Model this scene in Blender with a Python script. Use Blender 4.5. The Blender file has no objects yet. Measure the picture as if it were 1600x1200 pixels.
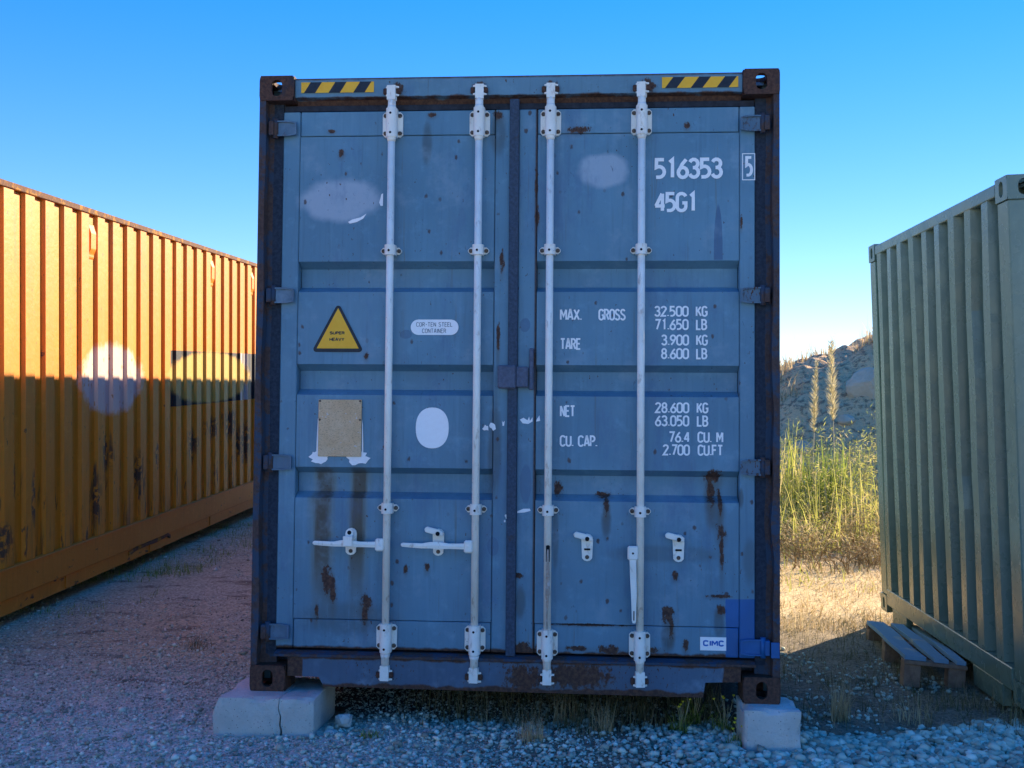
import bpy, bmesh, math, random
import numpy as np
from mathutils import Vector, Matrix
random.seed(7)
rng = np.random.default_rng(11)
rad = math.radians
scene = bpy.context.scene
COL = scene.collection

# ------------------------------------------------------------------ camera, sky, sun, exposure
CAM = Vector((0.3533, -4.9891, 1.4746))
YAW, PITCH, ROLL = 0.07150, 0.03633, 0.00812
f_ = Vector((-math.sin(YAW)*math.cos(PITCH), math.cos(YAW)*math.cos(PITCH), math.sin(PITCH)))
r_ = Vector((math.cos(YAW), math.sin(YAW), 0)); u_ = r_.cross(f_)
r2 = r_*math.cos(ROLL)+u_*math.sin(ROLL); u2 = u_*math.cos(ROLL)-r_*math.sin(ROLL)
cd = bpy.data.cameras.new('camera'); cam = bpy.data.objects.new('camera', cd); COL.objects.link(cam)
cam.matrix_world = Matrix(((r2.x, u2.x, -f_.x, CAM.x), (r2.y, u2.y, -f_.y, CAM.y), (r2.z, u2.z, -f_.z, CAM.z), (0, 0, 0, 1)))
cd.sensor_width = 36; cd.lens = 36*1690/1600; cd.clip_start = 0.05; cd.clip_end = 2000
scene.camera = cam

SUN_AZ, SUN_EL = rad(38.8), rad(23.0)
w = bpy.data.worlds.new('World'); scene.world = w; w.use_nodes = True
wn = w.node_tree.nodes; wl = w.node_tree.links; wn.clear()
sky = wn.new('ShaderNodeTexSky'); sky.sky_type = 'NISHITA'; sky.sun_disc = False
sky.sun_elevation = SUN_EL; sky.sun_rotation = SUN_AZ; sky.air_density = 1.0; sky.dust_density = 0.0; sky.ozone_density = 4.0
bg = wn.new('ShaderNodeBackground'); bg.inputs[1].default_value = 0.15
wo = wn.new('ShaderNodeOutputWorld'); gm = wn.new('ShaderNodeGamma'); gm.inputs[1].default_value = 0.55; hs = wn.new('ShaderNodeHueSaturation'); hs.inputs['Saturation'].default_value = 1.92; hs.inputs['Hue'].default_value = 0.527
wl.new(sky.outputs[0], gm.inputs[0]); wl.new(gm.outputs[0], hs.inputs['Color']); wl.new(hs.outputs[0], bg.inputs[0]); wl.new(bg.outputs[0], wo.inputs[0])
sl = bpy.data.lights.new('sun', 'SUN'); sl.energy = 3.4; sl.angle = rad(0.5); sl.color = (1.0, 0.83, 0.60)
so = bpy.data.objects.new('sun', sl); COL.objects.link(so)
sd = Vector((math.sin(SUN_AZ)*math.cos(SUN_EL), math.cos(SUN_AZ)*math.cos(SUN_EL), math.sin(SUN_EL)))
so.rotation_euler = sd.to_track_quat('Z', 'Y').to_euler()
vs = scene.view_settings; vs.view_transform = 'Standard'; vs.look = 'None'; vs.exposure = 1.95; vs.gamma = 1.0; vs.use_curve_mapping = False
scene.render.engine = 'CYCLES'; scene.cycles.use_denoising = True; scene.cycles.max_bounces = 6

# ------------------------------------------------------------------ node helper
class NT:
    def __init__(s, name):
        s.m = bpy.data.materials.new(name); s.m.use_nodes = True
        s.t = s.m.node_tree; s.t.nodes.clear()
        s.out = s.t.nodes.new('ShaderNodeOutputMaterial')
        s.b = s.t.nodes.new('ShaderNodeBsdfPrincipled'); s.t.links.new(s.b.outputs[0], s.out.inputs[0])
        tc = s.t.nodes.new('ShaderNodeTexCoord'); s.P = tc.outputs['Object']
    def set(s, sock, v):
        if v is None: return
        if hasattr(v, 'is_output'): s.t.links.new(v, sock)
        else:
            if sock.type == 'RGBA' and len(v) == 3: v = (*v, 1)
            sock.default_value = v
    def math(s, op, a, b=None, c=None, clamp=False):
        n = s.t.nodes.new('ShaderNodeMath'); n.operation = op; n.use_clamp = clamp
        for i, v in enumerate((a, b, c)): s.set(n.inputs[i], v)
        return n.outputs[0]
    def vm(s, op, a, b=None, c=None):
        n = s.t.nodes.new('ShaderNodeVectorMath'); n.operation = op
        for i, v in enumerate((a, b, c)): s.set(n.inputs[i], v)
        return n.outputs['Value'] if op in ('LENGTH', 'DOT_PRODUCT') else n.outputs[0]
    def mix(s, f, a, b, mode='MIX'):
        n = s.t.nodes.new('ShaderNodeMix'); n.data_type = 'RGBA'; n.blend_type = mode
        s.set(n.inputs[0], f); s.set(n.inputs[6], a); s.set(n.inputs[7], b)
        return n.outputs[2]
    def noise(s, scale, detail=3, rough=.55, stretch=None, off=None, dist=0):
        v = s.P
        if stretch or off: v = s.vm('MULTIPLY_ADD', v, stretch or (1, 1, 1), off or (0, 0, 0))
        n = s.t.nodes.new('ShaderNodeTexNoise'); s.set(n.inputs['Vector'], v)
        n.inputs['Scale'].default_value = scale; n.inputs['Detail'].default_value = detail
        n.inputs['Roughness'].default_value = rough; n.inputs['Distortion'].default_value = dist
        return n.outputs[0]
    def voro(s, scale, stretch=None, feature='F1'):
        v = s.P
        if stretch: v = s.vm('MULTIPLY', v, stretch)
        n = s.t.nodes.new('ShaderNodeTexVoronoi'); n.feature = feature; s.set(n.inputs['Vector'], v); n.inputs['Scale'].default_value = scale
        return n
    def rng(s, v, a, b, lo=0., hi=1., smooth=True):
        n = s.t.nodes.new('ShaderNodeMapRange'); n.interpolation_type = 'SMOOTHSTEP' if smooth else 'LINEAR'
        s.set(n.inputs[0], v); s.set(n.inputs[1], a); s.set(n.inputs[2], b); s.set(n.inputs[3], lo); s.set(n.inputs[4], hi)
        return n.outputs[0]
    def ramp(s, v, stops):
        n = s.t.nodes.new('ShaderNodeValToRGB'); e = n.color_ramp.elements
        while len(e) < len(stops): e.new(.5)
        for i, (p, c) in enumerate(stops): e[i].position = p; e[i].color = (*c, 1)
        s.set(n.inputs[0], v); return n.outputs[0]
    def attr(s, name):
        n = s.t.nodes.new('ShaderNodeAttribute'); n.attribute_name = name; return n.outputs['Fac']
    def sep(s):
        n = s.t.nodes.new('ShaderNodeSeparateXYZ'); s.set(n.inputs[0], s.P); return n.outputs
    def blob(s, c, r, soft=.5, nz=None, amp=.6):
        """soft-edged ellipse in a plane (radius 0 on an axis ignores that axis)"""
        inv = [1/q if q else 0 for q in r]
        d = s.vm('LENGTH', s.vm('MULTIPLY_ADD', s.P, tuple(inv), tuple(-ci*i for ci, i in zip(c, inv))))
        if nz is not None: d = s.math('MULTIPLY_ADD', s.math('SUBTRACT', nz, .5), amp*2, d)
        return s.rng(d, 1.0, 1.0-soft)
    def boxm(s, axis, a, b, soft=.002, nz=None, amp=0.):
        v = s.sep()[axis]
        if nz is not None: v = s.math('MULTIPLY_ADD', s.math('SUBTRACT', nz, .5), amp, v)
        return s.math('MULTIPLY', s.rng(v, a-soft, a+soft), s.rng(v, b+soft, b-soft))
    def maxs(s, L):
        o = L[0]
        for q in L[1:]: o = s.math('MAXIMUM', o, q)
        return o
    def bump(s, h, dist=.01, strength=1.):
        n = s.t.nodes.new('ShaderNodeBump'); n.inputs['Strength'].default_value = strength; n.inputs['Distance'].default_value = dist
        s.set(n.inputs['Height'], h); s.t.links.new(n.outputs[0], s.b.inputs['Normal'])
    def fin(s, col, rough=.6, metal=0., spec=.5):
        s.set(s.b.inputs['Base Color'], col); s.set(s.b.inputs['Roughness'], rough); s.set(s.b.inputs['Metallic'], metal)
        s.set(s.b.inputs['Specular IOR Level'], spec); return s.m

RUST = (.055, .027, .020); RUST2 = (.12, .058, .034)
def paint_base(m, ca, cb, streak=.25):
    big = m.noise(1.1, 4, .6); fine = m.noise(14, 4, .65)
    st = m.noise(9, 3, .6, stretch=(6, 6, .35))
    col = m.mix(m.rng(big, .3, .7), ca, cb)
    col = m.mix(m.math('MULTIPLY', m.rng(st, .5, .75), streak), col, tuple(c*.62 for c in ca))
    col = m.mix(m.math('MULTIPLY', m.rng(fine, .52, .8), .35), col, tuple(min(1, c*1.45+.02) for c in cb))
    # chalky runs where rain has washed the paint
    wash = m.noise(5, 3, .6, stretch=(5, 5, .22), off=(3, 1, 9))
    col = m.mix(m.math('MULTIPLY', m.rng(wash, .55, .8), .22), col, tuple(min(1, c*1.25+.05) for c in cb))
    return col
def rust_col(m):
    return m.mix(m.rng(m.noise(60, 3, .7), .35, .7), RUST, RUST2)

def blue_paint(name, bands=(), rusts=(), chips=.62, fades=(), greens=(), streaks=(), darks=(), fresh=None, ca=(.090, .198, .272), cb=(.124, .256, .338)):
    m = NT(name)
    col = paint_base(m, ca, cb)
    nz = m.noise(48, 6, .72, stretch=(1, 1, .6)); nz2 = m.noise(7, 3, .6, off=(5, 2, 1))
    for c, r, k in fades:
        col = m.mix(m.math('MULTIPLY', m.math('MULTIPLY', m.blob(c, r, .35, nz2, .30), m.rng(nz, .25, .5, .7, 1.)), k), col, (.38, .44, .50))
    for c, r, k in darks:
        mk_ = m.blob(c, r, .15, nz2, .45) if k < .79 else m.math('MULTIPLY', m.blob(c, r, .12, nz2, .12), m.rng(m.sep()[2], 2.236, 2.242))
        col = m.mix(m.math('MULTIPLY', mk_, k), col, (.055, .11, .20))
    for c, r, k in greens:
        col = m.mix(m.math('MULTIPLY', m.math('MULTIPLY', m.blob(c, r, .55, nz2, .25), m.rng(m.noise(12, 3, .6, stretch=(4, 4, .3)), .15, .42)), k), col, (.045, .040, .030))
    for x0, x1, z0, z1, k in streaks:
        sn = m.noise(10, 4, .65, stretch=(3, 3, .25)); v = m.math('MULTIPLY', m.boxm(0, x0, x1, .016, sn, .05), m.math('MULTIPLY', m.rng(m.sep()[2], z0, z0+.45), m.rng(m.sep()[2], z1+.02, z1-.05)))
        fr = m.math('MULTIPLY', m.boxm(0, x0-.018, x1+.018, .02, sn, .06), m.math('MULTIPLY', m.rng(m.sep()[2], z0-.05, z0+.5), m.rng(m.sep()[2], z1+.02, z1-.08)))
        col = m.mix(m.math('MULTIPLY', fr, .45), col, (.20, .19, .10)); col = m.mix(m.math('MULTIPLY', v, k), col, (.075, .062, .045))
    runs = m.math('MULTIPLY', m.rng(m.noise(3.2, 4, .65, stretch=(14, 14, .45), off=(1, 6, 3)), .60, .72), m.rng(m.noise(1.7, 3, .6, off=(8, 8, 1)), .42, .6)); col = m.mix(m.math('MULTIPLY', runs, .42), col, (.12, .115, .085))
    masks = []
    chipn = m.noise(75, 3, .6, stretch=(1, 1, .55)); zone = m.noise(2.6, 3, .6, off=(7, 0, 3))
    masks.append(m.math('MULTIPLY', m.rng(chipn, chips+.05, chips+.09), m.rng(zone, .42, .58)))
    vv = m.voro(15, (1, 1, .7)); pick = m.rng(vv.outputs['Color'], .70, .74); masks.append(m.math('MULTIPLY', m.math('MULTIPLY', m.rng(m.math('MULTIPLY_ADD', m.math('SUBTRACT', nz, .5), .35, vv.outputs[0]), .15, .07), pick), .8))
    scuff = m.rng(m.noise(20, 5, .75, stretch=(1, 1, .3), off=(9, 4, 2), dist=1.2), .66, .71); col = m.mix(m.math('MULTIPLY', scuff, .6), col, (.03, .055, .10))
    pale = m.rng(m.noise(3.4, 5, .7, off=(2, 7, 4)), .52, .72); col = m.mix(m.math('MULTIPLY', pale, .5), col, (.23, .33, .40)); dk = m.rng(m.noise(2.3, 6, .72, stretch=(1.6, 1, .6), off=(6, 1, 8)), .54, .70); col = m.mix(m.math('MULTIPLY', dk, .42), col, (.065, .125, .235))
    for axis, a, b, amp in bands: masks.append(m.boxm(axis, a, b, .006, m.noise(11, 5, .6, stretch=(1, 1, .2)), amp))
    for c, r in rusts:
        masks.append(m.blob(c, tuple(q*1.1 for q in r), .35, nz, 1.5))
        col = m.mix(m.math('MULTIPLY', m.blob((c[0], 0, c[2]-r[2]*.6), (r[0]*1.9, 0, r[2]*2.2), .9, nz2, .4), .45), col, (.085, .075, .055))
    mk = m.maxs(masks)
    col = m.mix(mk, col, rust_col(m))
    if fresh:
        (x0, x1, z0, z1) = fresh
        fm = m.math('MULTIPLY', m.boxm(0, x0, x1, .003, nz2, .012), m.boxm(2, z0, z1, .003, nz2, .012))
        col = m.mix(m.math('MULTIPLY', fm, m.rng(nz2, .2, .5, .86, .97)), col, m.mix(m.rng(nz2, .3, .7), (.010, .095, .27), (.015, .115, .32)))
    m.bump(m.math('ADD', m.math('MULTIPLY', m.noise(3.2, 2, .5), .6), m.math('MULTIPLY', mk, -.04)), .02, .35)
    return m.fin(col, m.rng(mk, 0, 1, .48, .85), 0, .4)

door_l_mat = blue_paint('blue_paint_left_door',
    bands=[(2, .2, .425, .03)],
    rusts=[((-.87, 0, .735), (.028, 0, .06)), ((-.845, 0, .68), (.016, 0, .07)), ((-.685, 0, .63), (.030, 0, .04)), ((-.69, 0, .585), (.014, 0, .06)),
           ((-.92, 0, .585), (.010, 0, .04)), ((-.83, 0, 2.755), (.014, 0, .018)), ((-.88, 0, 2.86), (.018, 0, .008)), ((-.075, 0, 1.88), (.008, 0, .07)), ((-.06, 0, 2.24), (.012, 0, .05)),
           ((-.70, 0, 1.79), (.012, 0, .018)), ((-.50, 0, .79), (.010, 0, .02)), ((-.40, 0, .80), (.012, 0, .02)), ((-.085, 0, 2.93), (.02, 0, .02)), ((-.4, 0, 2.935), (.02, 0, .012))],
    fades=[((-.83, 0, 2.53), (.222, 0, .122), .8)],
    streaks=[(-.938, -.862, .50, 1.27, .95), (-.764, -.700, .52, 1.27, .92)],
    greens=[((-.78, 0, .55), (.3, 0, .10), .35), ((-.42, 0, 2.80), (.028, 0, .14), .5), ((-.08, 0, 2.85), (.05, 0, .14), .5),
            ((-.085, 0, 1.35), (.04, 0, .3), .5)],
    darks=[((-.09, 0, .9), (.03, 0, .05), .5), ((-.51, 0, 1.89), (.03, 0, .022), .5), ((-.83, 0, 1.09), (.035, 0, .09), .25)])
door_r_mat = blue_paint('blue_paint_right_door',
    bands=[(2, .2, .425, .055), (0, .095, .104, .006)],
    rusts=[((.93, 0, 1.235), (.040, 0, .03)), ((.915, 0, 1.16), (.018, 0, .07)), ((.955, 0, 1.12), (.010, 0, .06)), ((.96, 0, .985), (.020, 0, .04)), ((.962, 0, .90), (.010, 0, .09)),
           ((.72, 0, .60), (.030, 0, .04)), ((.735, 0, .545), (.013, 0, .05)), ((.42, 0, 1.145), (.035, 0, .014)), ((.435, 0, 1.10), (.012, 0, .05)), ((.75, 0, .78), (.016, 0, .02)),
           ((.95, 0, .69), (.05, 0, .008)), ((.96, 0, .63), (.022, 0, .02)), ((.21, 0, 1.17), (.022, 0, .03)), ((.10, 0, 2.6), (.008, 0, .08)), ((.105, 0, 2.45), (.012, 0, .04)),
           ((.80, 0, .47), (.015, 0, .03)), ((.30, 0, .44), (.05, 0, .012)), ((.45, 0, .435), (.06, 0, .022)), ((.62, 0, .44), (.07, 0, .014)), ((.05, 0, .43), (.06, 0, .03)),
           ((.30, 0, 2.855), (.05, 0, .018)), ((.16, 0, 2.90), (.02, 0, .03)), ((.80, 0, 2.87), (.015, 0, .016)), ((1.05, 0, 2.42), (.006, 0, .03)), ((.03, 0, .77), (.022, 0, .012)), ((.09, 0, 1.77), (.016, 0, .05)), ((.36, 0, .548), (.16, 0, .006))],
    fades=[((.41, 0, 2.66), (.145, 0, .095), .75)],
    greens=[((.435, 0, 1.04), (.03, 0, .13), .6), ((.93, 0, 1.10), (.06, 0, .13), .5), ((.72, 0, .51), (.04, 0, .09), .6), ((.04, 0, .65), (.03, 0, .10), .5), ((.20, 0, .95), (.02, 0, .2), .4), ((.95, 0, .57), (.03, 0, .09), .5),
            ((1.05, 0, 1.14), (.015, 0, .06), .6), ((1.09, 0, .85), (.04, 0, .14), .35), ((.7, 0, .88), (.35, 0, .05), .3)],
    darks=[((.945, 0, 2.24), (.022, 0, .27), .8), ((.05, 0, 1.93), (.03, 0, .04), .6), ((.06, 0, 1.2), (.03, 0, .1), .5)],
    fresh=(.981, 1.137, .405, .68))
header_mat = blue_paint('blue_paint_header', bands=[(2, 2.9, 3.016, .045), (2, 3.098, 3.2, .012)], ca=(.10, .205, .265), cb=(.12, .235, .30),
    rusts=[((-.17, 0, 3.05), (.03, 0, .03)), ((-.56, 0, 3.05), (.03, 0, .03)), ((.165, 0, 3.05), (.03, 0, .03)), ((.62, 0, 3.05), (.035, 0, .03))])
sill_mat = blue_paint('blue_paint_sill', bands=[(2, .1, .262, .05), (2, .372, .6, .04), (0, -1.2, -.97, .08), (0, .96, 1.2, .12)], ca=(.055, .10, .155), cb=(.075, .135, .20),
    rusts=[((.30, 0, .32), (.16, 0, .06)), ((.06, 0, .30), (.08, 0, .07))], chips=.55)
body_mat = blue_paint('blue_paint_body', chips=.58)
hinge_mat = blue_paint('blue_paint_hinge', chips=.50, ca=(.065, .125, .18), cb=(.085, .155, .215))

def simple(name, ca, cb, scale=20, rough=.6, bumpd=.004, stretch=None, metal=0., det=4):
    m = NT(name); n = m.noise(scale, det, .65, stretch=stretch)
    m.bump(n, bumpd, .6); return m.fin(m.mix(m.rng(n, .3, .7), ca, cb), rough, metal, .35)
def rusty(name, ca, cb, cp, amount=.5):
    m = NT(name); n = m.noise(9, 5, .7); n2 = m.noise(70, 3, .6)
    c = m.mix(m.rng(n2, .3, .7), ca, cb)
    c = m.mix(m.rng(n, amount, amount+.12), c, cp)
    m.bump(m.math('ADD', n, m.math('MULTIPLY', n2, .3)), .012, .7); return m.fin(c, .8, 0, .25)
casting_mat = rusty('rusty_casting_steel', (.055, .028, .021), (.12, .058, .038), (.04, .034, .038), .54)
post_mat = rusty('rusty_post_paint', (.065, .04, .034), (.10, .062, .05), (.04, .062, .095), .45)
inner_mat = rusty('dark_door_jamb', (.022, .032, .05), (.04, .052, .075), (.06, .045, .04), .66)
rubber_gap_mat = simple('black_rubber_and_gap_shade', (.012, .014, .02), (.03, .034, .045), 30, .75)  # seal rubber, and the black that stands in for shade in door gaps
navy_mat = rusty('dark_navy_cover_strip', (.04, .055, .08), (.06, .088, .13), (.075, .055, .045), .60)
lock_mat = rusty('violet_grey_steel', (.085, .095, .13), (.115, .135, .185), (.10, .055, .04), .62)
fresh_mat = simple('fresh_blue_paint', (.012, .095, .26), (.02, .12, .31), 12, .5)
dark_hole = simple('dark_hole', (.006, .006, .007), (.012, .011, .011), 30, .9)
bolt_mat = simple('rusty_bolt', (.07, .045, .032), (.17, .12, .085), 90, .8)
def bar_paint():
    m = NT('worn_white_bar_paint')
    n = m.noise(38, 4, .65, stretch=(1, 1, .4)); n2 = m.noise(8, 4, .6)
    c = m.mix(m.rng(n2, .3, .7), (.80, .76, .66), (.90, .86, .76))
    c = m.mix(m.math('MULTIPLY', m.rng(n, .56, .72), .55), c, (.42, .30, .21))
    c = m.mix(m.rng(m.noise(90, 3, .6), .70, .75), c, (.12, .07, .04))
    m.bump(n, .002, .5); return m.fin(c, .5, 0, .4)
bar_mat = bar_paint()
worn_mat = rusty('bare_worn_handle', (.33, .24, .18), (.45, .36, .29), (.55, .52, .50), .55)
white_mat = simple('white_lettering', (.90, .87, .84), (.95, .92, .89), 120, .55, .0005)
oval_mat = simple('white_sticker', (.92, .88, .85), (.95, .92, .89), 60, .5, .0005)
yel_stk = simple('yellow_sticker', (.92, .44, .02), (.95, .48, .03), 30, .5, .0005)
blk_stk = simple('black_sticker', (.010, .014, .022), (.02, .026, .036), 30, .5, .0005)
grey_txt = simple('grey_print', (.10, .11, .13), (.2, .21, .23), 200, .6, .0003)
blue_txt = simple('blue_print', (.02, .12, .42), (.03, .17, .5), 60, .6, .0003)
flake_mat = simple('peeling_white_film', (.85, .83, .82), (.94, .91, .88), 25, .45, .003)
def plate_paper():
    m = NT('brown_aged_plate'); n = m.noise(120, 4, .75, stretch=(1, 1, 2.2)); n2 = m.noise(11, 4, .6)
    c = m.mix(m.rng(n2, .3, .7), (.74, .52, .30), (.66, .42, .22))
    c = m.mix(m.math('MULTIPLY', m.rng(n, .5, .68), .8), c, (.26, .16, .09))
    c = m.mix(m.rng(m.noise(45, 3, .6, off=(2, 2, 2)), .66, .70), c, (.66, .60, .52))
    m.bump(n, .002); return m.fin(c, .8)
plate_mat = plate_paper()

def yellow_paint():
    m = NT('yellow_container_paint')
    c = paint_base(m, (.70, .215, .005), (.76, .25, .008), .3)
    nz = m.noise(16, 4, .65); st = m.noise(7, 4, .7, stretch=(2.2, 2.2, .35)); zz = m.sep()[2]
    low = m.math('MULTIPLY', m.rng(zz, 1.1, .5), m.rng(zz, .25, .32))
    spots = [m.math('MULTIPLY', m.rng(st, .575, .66), low), m.math('MULTIPLY', m.math('MULTIPLY', m.rng(m.noise(5, 5, .7, stretch=(4, 4, .3), off=(3, 3, 3)), .50, .66), m.rng(zz, .75, .34)), m.math('MULTIPLY', m.rng(zz, .25, .32), .7))]
    for y, z, ry, rz in ((1.55, .95, .16, .24), (1.35, .62, .10, .28), (4.1, 1.02, .20, .18), (4.7, 1.05, .3, .25), (3.5, .9, .22, .2), (.35, .75, .06, .22), (.1, .9, .05, .2), (-.1, .5, .2, .15), (2.2, .75, .1, .2), (2.6, .85, .08, .15), (5.2, .8, .4, .3), (.5, 1.75, .02, .04), (4.05, 1.25, .02, .06)):
        spots.append(m.math('MULTIPLY', m.blob((0, y, z), (0, ry, rz), .6, st, .9), m.rng(nz, .40, .52)))
    mk = m.maxs(spots)
    c = m.mix(m.math('MULTIPLY', mk, .9), c, (.035, .022, .022))
    chip = m.noise(34, 3, .6, stretch=(1, 1, .4))
    c = m.mix(m.rng(chip, .68, .72), c, (.20, .085, .02))
    c = m.mix(m.math('MULTIPLY', m.rng(m.noise(6, 4, .7, stretch=(3, 3, .12), off=(1, 8, 2)), .56, .72), m.rng(zz, 1.9, 2.8)), c, (.42, .16, .03))
    # black printed panel with a worn gold middle, and a round bleached emblem
    pan = m.math('MULTIPLY', m.boxm(1, 2.98, 5.75, .004), m.boxm(2, 1.285, 1.815, .004))
    c = m.mix(pan, c, (.018, .017, .018))
    c = m.mix(m.math('MULTIPLY', m.boxm(2, 1.285, 1.815, .004), m.math('MULTIPLY', m.boxm(1, 5.05, 5.75, .004), m.rng(m.math('SINE', m.math('MULTIPLY', m.sep()[1], 30.)), .2, .5))), c, (.50, .46, .40))
    c = m.mix(m.blob((0, 4.12, 1.552), (0, 1.36, .285), .14, nz, .12), c, (.54, .33, .06))
    c = m.mix(m.math('MULTIPLY', m.blob((0, 1.66, 1.56), (0, .66, .315), .22, nz, .16), m.rng(chip, .62, .66, .96, .3)), c, (.72, .52, .42))
    m.bump(m.math('ADD', nz, m.math('MULTIPLY', mk, -.5)), .006, .4)
    return m.fin(c, .5, 0, .35)
yellow_mat = yellow_paint()
def yellow_rail():
    m = NT('orange_rail_paint'); c = paint_base(m, (.66, .20, .010), (.72, .23, .014), .3)
    n = m.noise(5, 5, .7, stretch=(1, 1, 2.5)); c = m.mix(m.rng(n, .62, .68), c, (.07, .03, .02))
    c = m.mix(m.rng(m.noise(40, 3, .6), .70, .74), c, (.10, .05, .03)); m.bump(n, .01, .4); return m.fin(c, .55, 0, .35)
yrail_mat = yellow_rail()
yrust_mat = rusty('rusty_yellow_edge', (.10, .045, .03), (.2, .085, .03), (.42, .18, .02), .5)
def green_paint():
    m = NT('grey_green_paint'); c = paint_base(m, (.145, .19, .135), (.17, .215, .155), .25)
    n = m.noise(30, 4, .7, stretch=(1, 1, .5)); c = m.mix(m.rng(n, .70, .74), c, (.06, .05, .045))
    m.bump(m.noise(4, 2, .5), .006, .25); return m.fin(c, m.rng(m.noise(6, 4, .6), .3, .7, .20, .34), 0, .65)
green_mat = green_paint()
def concrete(name, ca, cb, cc):
    m = NT(name); n = m.noise(7, 5, .65); n2 = m.noise(70, 4, .7); v = m.voro(55)
    c = m.mix(m.rng(n, .35, .68), ca, cb)
    c = m.mix(m.rng(n2, .6, .72), c, cc); c = m.mix(m.rng(v.outputs[0], .16, .09), c, tuple(k*.45 for k in ca))
    m.bump(m.math('ADD', n2, m.math('MULTIPLY', n, 2.)), .006, .8); return m.fin(c, .9, 0, .2)
conc_mat = concrete('grey_concrete', (.43, .445, .40), (.54, .55, .50), (.32, .33, .29))
conc2_mat = concrete('pale_grey_concrete', (.50, .48, .43), (.60, .575, .52), (.37, .355, .32))
def wood(name, ca, cb, blue=0.):
    m = NT(name); n = m.noise(28, 4, .65, stretch=(1, .07, 1)); n2 = m.noise(3.5, 4, .6, off=(4, 1, 0))
    c = m.mix(m.rng(n, .3, .7), ca, cb)
    if blue: c = m.mix(m.math('MULTIPLY', m.rng(n2, blue, blue+.1), .85), c, (.16, .30, .42))
    m.bump(n, .004, .7); return m.fin(c, .85, 0, .2)
wood_mat = wood('weathered_blue_wood', (.48, .47, .42), (.36, .34, .30), .32)
wood2_mat = wood('weathered_brown_wood', (.32, .20, .13), (.22, .13, .09), .72)

def ground_shader():
    m = NT('stony_ground'); x, y, z = m.sep()
    big = m.noise(.9, 5, .62); mid = m.noise(5, 5, .65); fine = m.noise(60, 4, .7); peb = m.voro(70); peb2 = m.voro(150)
    # left: pale gravel going pinkish brown; right: dark earth, then straw
    left = m.mix(m.rng(big, .36, .62), (.51, .52, .37), (.52, .485, .31))
    left = m.mix(m.rng(m.math('ADD', y, m.math('MULTIPLY', mid, 1.2)), 1.0, 2.1), (.56, .60, .50), left)
    left = m.mix(m.math('MULTIPLY', m.rng(m.noise(2.2, 5, .7, stretch=(1, 2.6, 1), off=(2, 5, 0)), .54, .68), .8), left, (.15, .125, .085))
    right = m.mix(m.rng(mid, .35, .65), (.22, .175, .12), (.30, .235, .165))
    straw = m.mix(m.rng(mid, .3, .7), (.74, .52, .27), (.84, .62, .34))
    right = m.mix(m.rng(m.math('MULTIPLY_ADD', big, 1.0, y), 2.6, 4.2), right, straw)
    c = m.mix(m.math('MULTIPLY', m.rng(m.math('MULTIPLY_ADD', big, .5, x), -.35, .45), m.rng(y, -1.2, -.4)), left, right)  # right front, out of view, kept pale gravel to bounce fill light
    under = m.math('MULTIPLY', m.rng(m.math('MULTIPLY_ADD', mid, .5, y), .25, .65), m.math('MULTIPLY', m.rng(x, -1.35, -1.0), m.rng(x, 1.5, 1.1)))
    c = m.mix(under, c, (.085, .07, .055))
    n = m.t.nodes.new('ShaderNodeHueSaturation'); m.set(n.inputs['Color'], c)
    m.set(n.inputs['Value'], m.rng(peb.outputs['Color'], .0, 1., .55, 1.4, False)); c = n.outputs[0]
    c = m.mix(m.rng(fine, .66, .75), c, (.5, .48, .45))
    c = m.mix(m.rng(fine, .36, .28), c, (.09, .075, .06))
    h = m.math('ADD', m.math('MULTIPLY', peb.outputs[0], -.8), m.math('ADD', m.math('MULTIPLY', peb2.outputs[0], -.5), fine))
    m.bump(h, .012, .8); return m.fin(c, .95, 0, .15)
ground_mat = ground_shader()
def hill_shader():
    m = NT('dry_earth_mound'); n = m.noise(.8, 6, .65); f2 = m.noise(9, 5, .7)
    c = m.mix(m.rng(n, .35, .65), (.82, .52, .27), (.88, .59, .32))
    c = m.mix(m.rng(f2, .48, .62), c, (.36, .23, .13)); m.bump(m.math('ADD', f2, n), .15, .9); return m.fin(c, .95, 0, .1)
hill_mat = hill_shader()
rock_mat = simple('tan_boulder', (.52, .38, .25), (.62, .47, .32), 5, .9, .06)
def by_rnd(name, stops, rough=.85, trans=0., spec=.2):
    m = NT(name); c = m.ramp(m.attr('rnd'), stops); m.fin(c, rough, 0, spec)
    if trans:
        t = m.t.nodes.new('ShaderNodeBsdfTranslucent'); m.set(t.inputs[0], c)
        mx = m.t.nodes.new('ShaderNodeMixShader'); mx.inputs[0].default_value = trans
        m.t.links.new(m.b.outputs[0], mx.inputs[1]); m.t.links.new(t.outputs[0], mx.inputs[2]); m.t.links.new(mx.outputs[0], m.out.inputs[0])
    else:
        n = m.noise(90, 3, .6); m.bump(n, .003, .5)
    return m.m
stone_mat = by_rnd('grey_crushed_stone', [(0, (.26, .24, .185)), (.4, (.47, .49, .375)), (.75, (.60, .625, .49)), (.93, (.77, .79, .65)), (1, (.57, .46, .30))])
fine_mat = by_rnd('pale_fine_gravel', [(0, (.23, .215, .165)), (.35, (.45, .475, .37)), (.7, (.59, .63, .50)), (.94, (.78, .80, .68)), (1, (.52, .43, .29))])
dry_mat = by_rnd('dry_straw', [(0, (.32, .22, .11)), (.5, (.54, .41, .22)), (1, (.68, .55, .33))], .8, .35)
shade_grass_mat = by_rnd('mixed_shade_grass', [(0, (.075, .08, .03)), (.45, (.15, .14, .06)), (.75, (.32, .25, .14)), (1, (.48, .38, .22))], .8, .3)
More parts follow.
